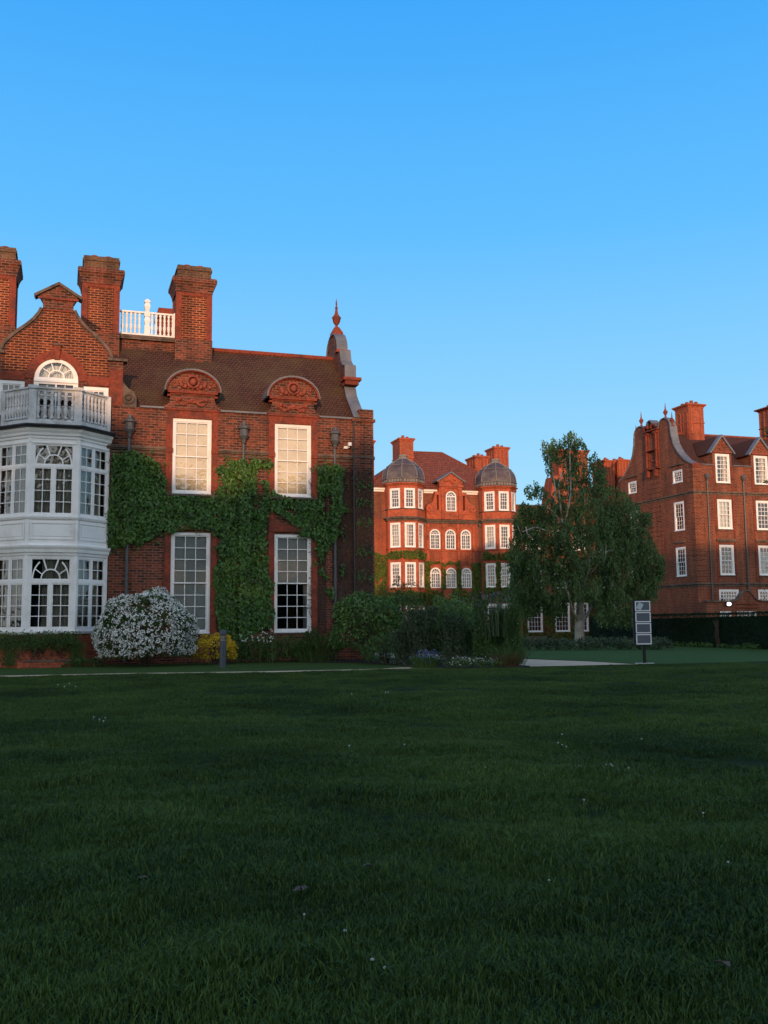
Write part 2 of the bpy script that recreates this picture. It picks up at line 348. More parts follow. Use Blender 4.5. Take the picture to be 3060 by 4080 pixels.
# foreground lawn, uneven, its far edge hiding the near part of the path
from mathutils import noise
EDGE = [(-40, 31.9), (-1.7, 31.05), (1.8, 30.75), (5.9, 29.9), (9.4, 29.65), (13.5, 28.95), (15.9, 28.75), (18.2, 29.05), (22, 28.9), (60, 28.9)]
def edge_y(x):
    for (a, b), (c, d) in zip(EDGE, EDGE[1:]):
        if a <= x <= c: return b + (d - b) * (x - a) / (c - a)
    return 29
def fz(x, y):
    h = .055 * noise.noise((x * .7, y * .7, 0)) + .035 * noise.noise((x * 2.0, y * 2.0, 4)) + .06 * noise.noise((x * .25, y * .25, 9))
    e = min(1, max(0, (edge_y(x) - y) / 2.0)); return .02 + .035 * e + h * (.15 + .85 * e)
fg = MB(); nx, ny = 150, 110; X0, X1, Y0g = -22, 38, -6
for j in range(ny + 1):
    t = (j / ny) ** .85
    for i in range(nx + 1):
        x = X0 + (X1 - X0) * i / nx; y = Y0g + (edge_y(x) - Y0g) * t
        fg.v.append((x, y, fz(x, y)))
for j in range(ny):
    for i in range(nx):
        a = j * (nx + 1) + i; fg.f.append((a, a + 1, a + nx + 2, a + nx + 1))
for i in range(nx):
    a = ny * (nx + 1) + i; b = len(fg.v); p, q = fg.v[a], fg.v[a + 1]
    fg.v += [(p[0], p[1], -.08), (q[0], q[1], -.08)]; fg.f.append((a, b, b + 1, a + 1))
fg.smooth = True
FG = tag(fg.build('foreground_lawn', M['turf']), kind='structure')
sheet('gravel_path', [(-60, 31.2), (-1.7, 30.5), (60, 27.2), (60, 28.8), (18.6, 28.9), (18.35, 32.3), (17.2, 36.7), (16.9, 60), (16.9, 79), (13.2, 79), (13.2, 36), (12.6, 31.6), (9.3, 31.0), (-1.7, 32.4), (-60, 34.4)], .015, M['path'])
sheet('lawn_strip', [(-60, 34.0), (-1.7, 32.05), (1.9, 31.75), (5.9, 30.85), (9.3, 30.55), (12.2, 31.8), (13.0, 35), (13.0, 40), (-60, 40)], .03, M['lawn'])
sheet('far_lawn', [(18.5, 28.85), (90, 28.85), (90, 56), (90, 80), (17.2, 80), (17.2, 56), (17.4, 36.7), (18.3, 33)], .035, M['lawn_far'])

# ================================================================== WINDOWS
def quad(mb, fr, u0, u1, v0, v1, w):
    mb.add([fr.p(u0, v0, w), fr.p(u1, v0, w), fr.p(u1, v1, w), fr.p(u0, v1, w)], [(0, 1, 2, 3)])
def folds(mb, fr, u0, u1, v0, v1, w, amp=.035, n=None):
    n = n or max(6, int((u1 - u0) / .035)); k0 = random.random() * 9
    vs = []
    for i in range(n + 1):
        u = u0 + (u1 - u0) * i / n; ww = w + amp * math.sin(i * 1.9 + k0) * (1 + .5 * math.sin(i * .7))
        vs += [fr.p(u, v0, ww), fr.p(u, v1, ww)]
    mb.add(vs, [(2 * i, 2 * i + 2, 2 * i + 3, 2 * i + 1) for i in range(n)])
def sash(fr, u0, u1, v0, v1, cols, rows, parent, fw=.11, w0=.02, bar=.028, blind=None, bmat=None, split=.5, sill=.08, mat='white'):
    mb = MB(); a0, a1, b0, b1 = u0 + fw, u1 - fw, v0 + sill, v1 - fw
    panel(mb, fr, rect(u0, u1, v0, v1), [rect(a0, a1, b0, b1)], w0, w0 + .16)
    panel(mb, fr, rect(u0 - .015, u1 + .015, v0 - .03, v0 + .02), [], w0 - .05, w0 + .1)
    mid = b0 + (b1 - b0) * split; s = bar * 1.6; gl = MB()
    for lo, hi, w, nr in ((mid - s * .5, b1, w0 + .035, rows - rows // 2), (b0, mid + s * .5, w0 + .085, rows // 2)):
        panel(mb, fr, rect(a0, a1, lo, hi), [rect(a0 + s, a1 - s, lo + s, hi - s)], w, w + .04)
        for k in range(1, cols):
            u = a0 + s + (a1 - a0 - 2 * s) * k / cols; fbox(mb, fr, u - bar / 2, u + bar / 2, lo + s, hi - s, w + .004, w + .034)
        for k in range(1, nr):
            v = lo + s + (hi - lo - 2 * s) * k / nr; fbox(mb, fr, a0 + s, a1 - s, v - bar / 2, v + bar / 2, w + .006, w + .032)
        quad(gl, fr, a0 + s, a1 - s, lo + s, hi - s, w + .02)
    o = mb.build('window', M[mat], parent); keep(o, parent)
    gl.build('pane', M['glass'], o)
    if blind:
        for (f0, f1, g0, g1, kind) in blind:
            bm = MB(); U0, U1 = a0 + (a1 - a0) * f0, a0 + (a1 - a0) * f1; V0, V1 = b0 + (b1 - b0) * g0, b0 + (b1 - b0) * g1
            if kind == 'blind': quad(bm, fr, U0, U1, V0, V1, w0 + .165)
            else: folds(bm, fr, U0, U1, V0, V1, w0 + .26)
            bm.build('blind' if kind == 'blind' else 'curtain', M[bmat or 'blind'], o)
    return o
def archwin(fr, u0, u1, v0, v1, parent, cols=4, rows=4, fw=.12, bar=.03, w0=.02, curtain=False, casement=True):
    """white window with a fanlight in its round head"""
    r = (u1 - u0) / 2; vs = v1 - r; c = (u0 + u1) / 2; mb = MB()
    inner = archpoly(u0 + fw, u1 - fw, v0 + fw * .7, vs)
    panel(mb, fr, archpoly(u0, u1, v0, vs), [inner], w0, w0 + .14)
    fbox(mb, fr, u0 + fw, u1 - fw, vs - .05, vs + .05, w0 + .01, w0 + .11)
    ri = r - fw
    arcband(mb, fr, c, vs, ri * .42, ri * .42 + bar * 1.3, 0, math.pi, w0 + .03, w0 + .07, 10)
    for k in range(1, 5):
        t = math.pi * k / 5; strip2(mb, fr, (c + ri * .44 * math.cos(t), vs + ri * .44 * math.sin(t)), (c + ri * 1.01 * math.cos(t), vs + ri * 1.01 * math.sin(t)), bar, w0 + .032, w0 + .066)
    a0, a1, b0, b1 = u0 + fw, u1 - fw, v0 + fw * .7, vs - .05
    for k in range(1, cols):
        u = a0 + (a1 - a0) * k / cols; t = bar * (2.2 if casement and k * 2 == cols else 1) / 2
        fbox(mb, fr, u - t, u + t, b0, b1, w0 + .03, w0 + .07)
    for k in range(1, rows):
        v = b0 + (b1 - b0) * k / rows; fbox(mb, fr, a0, a1, v - bar / 2, v + bar / 2, w0 + .033, w0 + .067)
    o = mb.build('window', M['white'], parent); keep(o, parent)
    gl = MB(); panel(gl, fr, inner, [], w0 + .05, w0 + .052, back=False); gl.build('pane', M['glass'], o)
    if curtain:
        cm = MB(); folds(cm, fr, a0, a0 + (a1 - a0) * .3, b0, vs, w0 + .3); folds(cm, fr, a1 - (a1 - a0) * .3, a1, b0, vs, w0 + .3); cm.build('curtain', M['curtain'], o)
    return o
def part(mb, name, mat, root, bevel=0, label=None):
    o = mb.build(name, M[mat], root, bevel); keep(o, root)
    if label: o['label'] = label
    return o
def blob(mb, c, r, n=6, m=4, sx=1, sy=1, sz=1):     # small rounded lump for carved ornament
    vs = [(c[0], c[1], c[2] - r * sz)]
    for i in range(1, m):
        for k in range(n):
            t, q = 2 * math.pi * k / n, math.pi * i / m
            vs.append((c[0] + r * sx * math.sin(q) * math.cos(t), c[1] + r * sy * math.sin(q) * math.sin(t), c[2] - r * sz * math.cos(q)))
    vs.append((c[0], c[1], c[2] + r * sz)); fs = []
    for k in range(n): fs.append((0, 1 + (k + 1) % n, 1 + k)); fs.append((len(vs) - 1, 1 + (m - 2) * n + k, 1 + (m - 2) * n + (k + 1) % n))
    for i in range(m - 2):
        for k in range(n):
            a, b = 1 + i * n + k, 1 + i * n + (k + 1) % n; fs.append((a, b, b + n, a + n))
    mb.add(vs, fs)

# ================================================================== THE NEAR BUILDING (left)
YM = 38.6
LB = thing('brick_house', 'large red brick college house with dutch gables, clad in ivy, nearest on the left', 'building', (3, YM, 0))
FM = Fr(0, YM, 1, 0)
XE = 12.0; EV = 9.9
D1, D2, DW = 4.63, 8.68, .76
# gable over the bay
gc = -.50
gh = [(2.45, 9.9), (2.45, 11.65), (1.98, 11.72), (1.86, 12.05), (1.62, 12.33), (1.38, 12.56), (1.10, 12.79), (.84, 13.05), (.66, 13.30), (.56, 13.52), (.56, 13.80), (.70, 14.05)]
outline = [(-8, -.5), (XE, -.5), (XE, EV)] + [(gc + a, z) for a, z in gh] + [(gc, 14.50)] + [(gc - a, z) for a, z in gh[::-1]] + [(-8, EV)]
holes = [rect(D1 - DW, D1 + DW, 6.6, 9.55), rect(D2 - DW, D2 + DW, 6.6, 9.55), rect(D1 - DW, D1 + DW, 1.17, 5.06), rect(D2 - DW, D2 + DW, 1.17, 5.06),
         archpoly(gc - .80, gc + .80, 8.75, 10.79), rect(gc - 2.06, gc - 1.12, 9.35, 10.66), rect(gc + 1.00, gc + 1.92, 9.35, 10.60),
         rect(gc - 1.75, gc + 1.78, 1.4, 4.0), rect(gc - 1.75, gc + 1.78, 5.5, 8.1)]
mb = MB(); panel(mb, FM, outline, holes, 0, .35); part(mb, 'front_wall', 'brick', LB)
mb = MB()
mb.box(XE - .35, XE, YM + .352, 45.6, -.5, EV); mb.box(-8, XE, 45.602, 45.9, -.5, EV); mb.box(-8.3, -8.002, YM, 45.9, -.5, EV); part(mb, 'side_wall', 'brick', LB)
# darker patterned brick of the gable field: a thin facing 4 mm proud, stopping below the coping
gd = [(gc + a - .13, z) for a, z in gh[2:10]] + [(gc - a + .13, z) for a, z in gh[2:10][::-1]]
gd = [(gc + 1.9, 11.05)] + gd + [(gc - 1.9, 11.05)]
ring = [(gc + 1.13 * math.cos(math.pi * k / 16), 10.79 + 1.13 * math.sin(math.pi * k / 16)) for k in range(17)]
mb = MB(); panel(mb, FM, [(gc - 1.9, 11.05), (gc - 1.10, 11.05)] + [q for q in ring[::-1] if q[1] > 11.06] + [(gc + 1.10, 11.05)] + gd[:-1], [], -.006, 0, back=False); part(mb, 'gable_facing', 'brick_dark', LB)
# arch ring, flat arches, keystone
mb = MB(); arcband(mb, FM, gc, 10.79, .80, 1.12, 0, math.pi, -.03, .05, 20)
panel(mb, FM, rect(gc - 2.35, gc - 1.12, 10.68, 11.0), [], -.03, .02); panel(mb, FM, rect(gc + 1.12, gc + 2.2, 10.66, 11.0), [], -.03, .02)
panel(mb, FM, [(gc - .09, 11.56), (gc + .09, 11.56), (gc + .13, 12.1), (gc - .13, 12.1)], [], -.10, 0)
part(mb, 'brick_arch', 'rubbed', LB)
mb = MB(); fbox(mb, FM, gc - .17, gc + .17, 12.1, 12.17, -.14, 0); part(mb, 'keystone_cap', 'stone', LB)
def copingline(mb, fr, pts, th, w0, w1):       # moulded coping following an outline
    n = len(pts); up = []
    for i in range(n):
        a = Vector(pts[max(i - 1, 0)]); b = Vector(pts[min(i + 1, n - 1)]); d = (b - a).normalized(); nn = Vector((-d.y, d.x))
        up.append((pts[i][0] + nn.x * th, pts[i][1] + nn.y * th))
    vs = [fr.p(u, v, w0) for u, v in pts] + [fr.p(u, v, w0) for u, v in up] + [fr.p(u, v, w1) for u, v in pts] + [fr.p(u, v, w1) for u, v in up]
    fs = []
    for i in range(n - 1):
        j = i + 1; fs += [(i, j, n + j, n + i), (2*n + i, 3*n + i, 3*n + j, 2*n + j), (n + i, n + j, 3*n + j, 3*n + i), (i, 2*n + i, 2*n + j, j)]
    fs += [(0, n, 3 * n, 2 * n), (n - 1, 3 * n - 1, 4 * n - 1, 2 * n - 1)]
    mb.add(vs, fs)
mb = MB()
copingline(mb, FM, [(gc - a, z) for a, z in gh[2:10]], .11, -.07, .40)
copingline(mb, FM, [(gc + a, z) for a, z in gh[2:10][::-1]], .11, -.07, .40)
for s in (-1, 1):
    fbox(mb, FM, gc + (1.86 if s > 0 else -2.62), gc + (2.60 if s > 0 else -1.86), 11.66, 11.76, -.12, .42)
strip2(mb, FM, (gc - .86, 14.02), (gc + .02, 14.56), .10, -.10, .42); strip2(mb, FM, (gc - .02, 14.56), (gc + .86, 14.02), .10, -.104, .424)
part(mb, 'gable_coping', 'stone', LB)
for b_ in ((gc - .74, gc + .74, 13.90, 13.98, -.07, 0), (gc + 1.95, gc + 2.45, 9.9, 11.3, -.05, -.001), (gc - .56, gc + .56, 13.45, 13.50, -.04, 0)):
    mb = MB(); fbox(mb, FM, *b_); part(mb, 'gable_moulding', 'rubbed', LB)
# scroll at the gable foot
mb = MB(); sx, sz = FY(Z1(1050, 1385), YM)
panel(mb, FM, [(sx - .35, EV - .02), (sx + .36, EV - .02), (sx + .36, 10.25), (sx + .25, 10.5), (sx + .05, 10.62), (sx - .15, 10.85), (sx - .30, 11.2), (sx - .35, 11.3)], [], -.02, .3)
arcband(mb, FM, sx + .05, 10.22, .14, .22, 0, 2 * math.pi * .999, -.09, -.02, 14); arcband(mb, FM, sx + .05, 10.22, .0001, .08, 0, 2 * math.pi * .999, -.09, -.02, 10)
part(mb, 'gable_scroll', 'stone', LB)
# small and arched windows of the gable
sash(FM, gc - 2.06, gc - 1.12, 9.35, 10.66, 3, 4, LB, fw=.13)
sash(FM, gc + 1.00, gc + 1.92, 9.35, 10.60, 3, 4, LB, fw=.13)
mb = MB()
panel(mb, FM, archpoly(gc - .80, gc + .80, 8.75, 10.79), [archpoly(gc - .62, gc + .62, 10.86, 10.88, rise=.58), rect(gc - .62, gc - .03, 8.95, 10.60), rect(gc + .03, gc + .62, 8.95, 10.60)], .0, .16)
fbox(mb, FM, gc - .80, gc + .80, 10.68, 10.77, -.05, -.001)
arcband(mb, FM, gc, 10.87, .26, .31, 0, math.pi, .04, .08, 12)
for k in range(1, 5):
    t = math.pi * k / 5; strip2(mb, FM, (gc + .30 * math.cos(t), 10.87 + .30 * math.sin(t)), (gc + .60 * math.cos(t), 10.87 + .57 * math.sin(t)), .035, .042, .078)
for s in (-1, 1):
    fbox(mb, FM, gc + s * .325 - .014, gc + s * .325 + .014, 8.95, 10.6, .04, .07)
    for k in range(1, 4): fbox(mb, FM, gc + (.03 if s > 0 else -.62), gc + (.62 if s > 0 else -.03), 8.95 + .41 * k - .014, 8.95 + .41 * k + .014, .043, .067)
o = part(mb, 'balcony_door', 'white', LB); gl = MB(); quad(gl, FM, gc - .62, gc + .62, 8.95, 11.46, .09); gl.build('pane', M['glass'], o)
cm = MB(); folds(cm, FM, gc - .6, gc + .6, 10.7, 11.4, .3); cm.build('curtain', M['greyblind'], o)
# four big sash windows
sash(FM, D1 - DW, D1 + DW, 6.6, 9.55, 3, 6, LB, blind=[(0, 1, 0, 1, 'blind')])
sash(FM, D2 - DW, D2 + DW, 6.6, 9.55, 3, 6, LB, blind=[(0, 1, 0, 1, 'blind')])
sash(FM, D1 - DW, D1 + DW, 1.17, 5.06, 3, 8, LB, blind=[(0, 1, 0, 1, 'blind')], bmat='greyblind')
sash(FM, D2 - DW, D2 + DW, 1.17, 5.06, 3, 8, LB, blind=[(0, 1, .5, 1, 'blind'), (.88, 1, 0, .5, 'curtain')], bmat='greyblind')
# rubbed brick surrounds, flat arches, string courses, plinth
mb = MB()
for c in (D1, D2):
    mb = MB()
    for s in (-1, 1):
        a, b = sorted((c + s * (DW + .002), c + s * (DW + .24)))
        fbox(mb, FM, a, b, 5.42, 9.56, -.06, .02); fbox(mb, FM, a, b, 1.15, 5.15, -.06, .02)
        fbox(mb, FM, a - .02, b + .02, 8.18, 8.36, -.10, -.061)
    panel(mb, FM, [(c - DW - .18, 9.562), (c + DW + .18, 9.562), (c + DW + .30, 9.86), (c - DW - .30, 9.86)], [], -.05, .02)
    panel(mb, FM, rect(c - DW - .24, c + DW + .24, 5.15, 5.42), [], -.08, .02)
    part(mb, 'window_surround', 'rubbed', LB, label='orange red rubbed brick jambs and flat arches round the tall windows')
segs = [(gc + 1.85, D1 - 1.01), (D1 + 1.01, D2 - 1.01), (D2 + 1.01, XE)]
for a, b in segs:
    mb = MB()
    for z0, z1, o in ((8.10, 8.16, .05), (8.22, 8.28, .10), (8.28, 8.35, .15)): fbox(mb, FM, a, b, z0, z1, -o, 0)
    if b == XE: fbox(mb, FM, XE, XE + .12, 8.22, 8.35, -.15, .5)
    part(mb, 'string_course', 'stone', LB)
for a, b in ((2.62, D1 - 1.1), (D1 + 1.1, D2 - 1.1), (D2 + 1.1, XE + .05)): mb = MB(); fbox(mb, FM, a, b, EV, EV + .07, -.08, .38); part(mb, 'parapet_coping', 'lead', LB)
mb = MB(); fbox(mb, FM, gc + 1.95, XE + .06, -.5, .98, -.07, -.001); fbox(mb, FM, gc + 1.95, XE + .1, .981, 1.08, -.11, 0); part(mb, 'plinth', 'brick', LB)
mb = MB(); fbox(mb, FM, 11.22, XE + .07, 1.081, EV - .1, -.12, -.001); fbox(mb, FM, 10.05, 10.30, 1.081, 8.1, -.05, 0); fbox(mb, FM, 11.15, XE + .14, EV - .1, EV + .02, -.2, 0); part(mb, 'corner_pilaster', 'brick', LB)
for c, z in ((D1, 6.48), (D2, 6.48), (D1, 1.085), (D2, 1.085)): mb = MB(); fbox(mb, FM, c - 1.0, c + 1.0, z, z + .06, -.14, 0); part(mb, 'window_sill', 'stone', LB)
# dormer heads with carved segmental pediments
for c in (D1, D2):
    mb = MB()
    panel(mb, FM, rect(c - .86, c + .86, 9.95, 10.52), [], -.04, .3)
    panel(mb, FM, [(c + 1.0 * math.cos(math.pi * k / 18), 10.66 + .74 * math.sin(math.pi * k / 18)) for k in range(19)], [], -.05, .3)
    for s in (-1, 1):
        mm = [(c + s * .86, 9.90), (c + s * 1.24, 9.90), (c + s * 1.12, 10.0), (c + s * .98, 10.08), (c + s * .90, 10.22), (c + s * .86, 10.4)]
        panel(mb, FM, mm, [], -.03, .28)
    o = part(mb, 'dormer_head', 'brick', LB, label='red brick dormer head under a carved segmental pediment')
    mb = MB(); n = 18
    arcband(mb, FM, c, 10.64, 1.0, 1.09, 0, math.pi, -.16, .0, 20, ky=.80); arcband(mb, FM, c, 10.64, 1.0, 1.02, 0, math.pi, -.10, .3, 20, ky=.76)
    for z0, z1, e, pr in ((10.50, 10.55, .02, .08), (10.55, 10.65, .12, .15), (9.86, 9.92, .18, .10), (9.92, 9.955, .10, .07)): fbox(mb, FM, c - .86 - e, c + .86 + e, z0, z1, -pr, 0)
    for s in (-1, 1): fbox(mb, FM, c + s * .86 - (.12 if s < 0 else 0), c + s * .86 + (.12 if s > 0 else 0), 10.42, 10.5, -.06, .2)
    mb.build('pediment_moulding', M['rubbed'], o)
    mb = MB()                                  # carved cartouche and swags
    arcband(mb, FM, c, 11.02, .19, .27, 0, 2 * math.pi * .999, -.17, -.05, 16, ky=1.05)
    blob(mb, (c, YM - .10, 11.02), .15, sy=.6); 
    for k in range(9):
        t = math.pi * (1.0 + k / 8); 
        for q, rr in ((.42, .10), (.62, .07)): blob(mb, (c + q * 1.15 * math.cos(t), YM - .07, 10.98 + q * .55 * math.sin(t)), rr * (.6 + .6 * random.random()), sy=.7)
    for k in range(16):
        u = -.6 + 1.2 * k / 15; blob(mb, (c + u, YM - .06, 10.20 + .10 * math.cos(u * 9)), .05 + .04 * random.random(), sy=.8)
    for k in range(12):
        u = -.45 + .9 * k / 11; blob(mb, (c + u, YM - .06, 10.33 - .12 * math.cos(u * 3.4)), .045 + .03 * random.random(), sy=.8)
    for s in (-1, 1): blob(mb, (c + s * .52, YM - .09, 10.32), .10); blob(mb, (c + s * .30, YM - .1, 10.82), .10); blob(mb, (c + s * .16, YM - .1, 11.27), .07)
    mb.smooth = True; mb.build('carving', M['terracotta'], o)
    mb = MB(); rr = [(c + 1.11 * math.cos(math.pi * k / 20), 10.645 + .895 * math.sin(math.pi * k / 20)) for k in range(21)]
    vs = []; 
    for u, v in rr: vs += [(u, YM - .20, v), (u, YM + 1.9, v)]
    rr2 = [(c + 1.07 * math.cos(math.pi * k / 20), 10.62 + .855 * math.sin(math.pi * k / 20)) for k in range(21)]
    m0 = len(vs)
    for u, v in rr2: vs += [(u, YM - .20, v), (u, YM + 1.9, v)]
    fs = [(2*k, 2*k + 1, 2*k + 3, 2*k + 2) for k in range(20)] + [(m0 + 2*k, m0 + 2*k + 2, m0 + 2*k + 3, m0 + 2*k + 1) for k in range(20)] + [(2*k, 2*k + 2, m0 + 2*k + 2, m0 + 2*k) for k in range(20)] + [(0, m0, m0 + 1, 1), (40, 41, m0 + 41, m0 + 40)]
    mb.add(vs, fs); mb.build('dormer_roof', M['lead'], o)
# main roof
RY, RZ = 42.0, 13.33
mb = MB()
def roofprism(mb, x0, x1, ye, ze, yr, zr, th=.12):
    mb.add([(x0, ye, ze), (x1, ye, ze), (x1, yr, zr), (x0, yr, zr), (x0, 2*yr - ye, ze), (x1, 2*yr - ye, ze)], [(0, 1, 2, 3), (3, 2, 5, 4), (0, 3, 4), (1, 5, 2), (0, 4, 5, 1)])
roofprism(mb, -8, 11.26, YM + .2, EV + .03, RY, RZ)
o = part(mb, 'roof', 'tile', LB)
mb = MB(); mb.add([(gc - 2.2, YM + .36, 11.0), (gc + 2.2, YM + .36, 11.0), (gc, YM + .36, 13.4), (gc - 2.2, RY, 11.0), (gc + 2.2, RY, 11.0), (gc, RY, 13.4)], [(0, 1, 2), (1, 4, 5, 2), (0, 2, 5, 3), (3, 5, 4)])
mb.build('gable_roof', M['tile'], o)
mb = MB(); tube(mb, [(x, RY, RZ + .04) for x in (-8, 3, 11.26)], .11, 8); mb.smooth = False; mb.build('ridge_tiles', M['rubbed'], o)
mb = MB(); mb.box(-3.2, 5.0, RY - .22, RY + 1.6, RZ - .4, RZ + .20); x0, zt = FY(Z1(1220, 900), RY - .3)
mb.box(1.85, 4.3, RY - .30, RY + 1.6, RZ + .2, zt - .05); mb.build('roof_parapet', M['brick'], o)
mb = MB(); mb.box(1.86, 4.25, RY - .38, RY - .301, zt - .16, zt - .06); mb.box(1.86, 4.25, RY - .36, RY - .301, RZ + .16, RZ + .24); mb.build('parapet_moulding', M['stone'], o)
# roof balustrade
def lathe_bal(h, r, n=8):
    return [(r * .8, 0), (r * .8, .08 * h), (r * .45, .12 * h), (r * .7, .2 * h), (r, .34 * h), (r * .75, .46 * h), (r * .5, .5 * h), (r * .8, .54 * h), (r * .8, .57 * h), (r * .5, .61 * h), (r * .85, .72 * h), (r * .55, .84 * h), (r * .8, .9 * h), (r * .8, h)]
yb = RY - .15; zb = zt; ztop = FY(Z1(1100, 705), yb)[1]
mb = MB(); xa, xb = 1.93, 4.22
mb.box(xa, xb, yb - .07, yb + .07, zb - .05, zb + .05); mb.box(xa, xb, yb - .07, yb + .07, ztop - .07, ztop); mb.box(xb - .05, xb, yb - .06, yb + .06, zb, ztop + .05)
bal = part(mb, 'roof_balustrade', 'white', LB)
xp = FY(Z1(1215, 800), yb)[0]; zpt = FY(Z1(1215, 605), yb)[1]; hp = zpt - zb
mb = MB(); loft(mb, xp, yb, 4, math.pi / 4, [(.16, zb - .06), (.16, zb + .25 * hp), (.11, zb + .27 * hp), (.17, zb + .4 * hp), (.13, zb + .5 * hp), (.17, zb + .52 * hp), (.17, ztop), (.10, ztop + .04), (.18, ztop + .25), (.12, ztop + .4), (.17, ztop + .43), (.17, ztop + .47), (.05, zpt)])
mb.build('post', M['white'], bal)
nb = None
for k in range(13):
    x = xa + .12 + (xb - xa - .2) * k / 12
    if abs(x - xp) < .14: continue
    if nb is None:
        x00 = x; mb = MB(); loft(mb, x, yb, 8, 0, [(r, zb + .05 + z) for r, z in lathe_bal(ztop - zb - .12, .07)]); mb.smooth = True; nb = mb.build('baluster', M['white'], bal)
    else:
        q = nb.copy(); C.objects.link(q); q.location.x = x - x00
# chimneys
def lbchimney(xc, w=1.53, yf=41.35, dep=1.5):
    z0 = RZ - .9; zs, zc0, zc1, zt2 = 15.75, 15.66, 16.18, 16.85
    h = w / 2; mb = MB(); mb.box(xc - h + .04, xc + h - .04, yf + .04, yf + dep - .04, z0, zc0 + .02)
    o = part(mb, 'chimney', 'brick_dark', LB, label='tall panelled red brick chimney stack with a sooty top')
    mb = MB()
    for s in (-1, 1):
        for yy in (yf, yf + dep - .24):
            a = xc - h if s < 0 else xc + h - .24; mb.box(a, a + .24, yy, yy + .24, z0 + 1.15, zc0)
    mb.box(xc - h + .24, xc + h - .24, yf, yf + .1, zc0 - .16, zc0)
    mb.build('pilaster', M['rubbed'], o)
    mb = MB(); mb.box(xc - h - .02, xc + h + .02, yf - .02, yf + dep + .02, z0, z0 + 1.15); mb.build('base', M['brick'], o)
    mb = MB(); pl = [(xc - h, yf), (xc + h, yf), (xc + h, yf + dep), (xc - h, yf + dep)]
    sweep(mb, pl, [(-.1, zc0 - .02), (.02, zc0 - .02), (.03, zc0 + .10), (.08, zc0 + .25), (.14, zc0 + .38), (.18, zc0 + .42), (.18, zc1 + .04), (.14, zc1 + .10), (-.2, zc1 + .16)], True); mb.build('cap', M['brick'], o)
    mb = MB(); mb.box(xc - h + .05, xc + h - .05, yf + .05, yf + dep - .05, zc1 + .08, zt2); mb.box(xc - h + .01, xc + h - .01, yf + .01, yf + dep - .01, zt2 - .22, zt2 - .12)
    mb.build('top_stack', M['soot'], o)
    for s in (-1, 1):
        mb = MB(); loft(mb, xc + s * .28, yf + .4, 8, .39, [(.15, zt2 - .02), (.14, zt2 + .12), (.10, zt2 + .12), (.10, zt2)], cap=False); mb.build('chimney_pot', M['terracotta'], o)
lbchimney(1.13); lbchimney(4.98); lbchimney(-2.95)
mb = MB(); x1 = FY(Z1(1310, 700), 47)[0]; zz = FY(Z1(1380, 680), 47)[1]; mb.box(x1, x1 + 1.4, 47, 48, 10, zz); mb.box(x1 - .1, x1 + 1.5, 46.9, 48.1, zz - .5, zz - .3); part(mb, 'chimney', 'rubbed', LB, label='short brick chimney half hidden behind the roof balustrade')
# end gable seen edge-on
FG2 = Fr(11.26, 0, 0, -1)
ph = [(38.45, 9.95), (39.17, 10.63), (39.64, 11.10), (39.90, 11.60), (39.90, 11.92), (39.80, 11.94), (39.80, 12.50), (40.15, 12.60), (40.45, 12.85), (40.55, 13.10), (40.60, 13.40), (41.02, 13.42)]
arc = [(RY + .93 * math.cos(math.pi - math.pi * k / 16), 13.52 + .95 * math.sin(math.pi * k / 16)) for k in range(17)]
prof = ph + arc + [(2 * RY - y, z) for y, z in ph[::-1]]
mb = MB(); panel(mb, FG2, [(-y, z) for y, z in prof] , [], 0, .40); part(mb, 'end_gable', 'brick', LB)
mb = MB(); P1 = [(-y, z) for y, z in prof]
def cl(pts): copingline(mb, FG2, [(-y, z) for y, z in pts][::-1], .05, -.05, .45)
cl(ph[0:4]); cl(ph[5:7]); cl(ph[6:11]); cl(arc)
o = part(mb, 'lead_coping', 'lead', LB)
mb = MB()
for y0, y1, z0, z1, e in ((39.50, 40.05, 11.62, 11.80, .10), (39.42, 40.05, 11.80, 11.93, .20), (40.85, 41.15, 13.40, 13.52, .12)):
    for m_ in (0, 1):
        a, b = (y0, y1) if not m_ else (2 * RY - y1, 2 * RY - y0)
        mb = MB(); mb.box(11.26 - e, 11.66 + e, a, b, z0, z1); part(mb, 'gable_ledge', 'rubbed', LB)
mb = MB(); mb.box(11.45, 12.06, 38.42, 38.85, 9.95, 10.32); part(mb, 'gable_foot', 'brick', LB)
mb = MB(); loft(mb, 11.46, RY, 4, math.pi / 4, [(.36, 14.42), (.34, 14.58), (.18, 14.80), (.14, 14.86)])
loft(mb, 11.46, RY, 10, 0, [(.07, 14.85), (.06, 14.95), (.16, 15.10), (.20, 15.28), (.22, 15.30), (.15, 15.38), (.08, 15.50), (.05, 15.72), (.07, 15.78), (.03, 15.84), (.04, 15.95), (.008, 16.2)])
part(mb, 'finial', 'rubbed', LB)
# drainpipes with lantern-like hopper heads
for i, (px, zt_, zb_) in enumerate(((517, None, 0.1), (972, None, 0.4), (1335, None, .1))):
    yy = {0: Z2(1050, 110)[1], 1: Z3(560, 1000)[1], 2: Z3(1310, 1045)[1]}[i]
    x, zt_ = FY((px, yy), YM - .2); mb = MB()
    tube(mb, [(x, YM - .14, zb_), (x, YM - .14, zt_ - .7)], .055, 8)
    for z in (1.2, 3.2, 5.2, 7.2): loft(mb, x, YM - .14, 8, 0, [(.075, z), (.075, z + .1)])
    o = part(mb, 'drainpipe', 'iron', LB)
    mb = MB(); loft(mb, x, YM - .2, 8, math.pi / 8, [(.06, zt_ - .85), (.09, zt_ - .72), (.20, zt_ - .56), (.20, zt_ - .50), (.17, zt_ - .48), (.17, zt_ - .30), (.235, zt_ - .26), (.235, zt_ - .20), (.15, zt_ - .13), (.09, zt_ - .11), (.09, zt_ + .02)])
    mb.build('hopper_head', M['iron'], o)
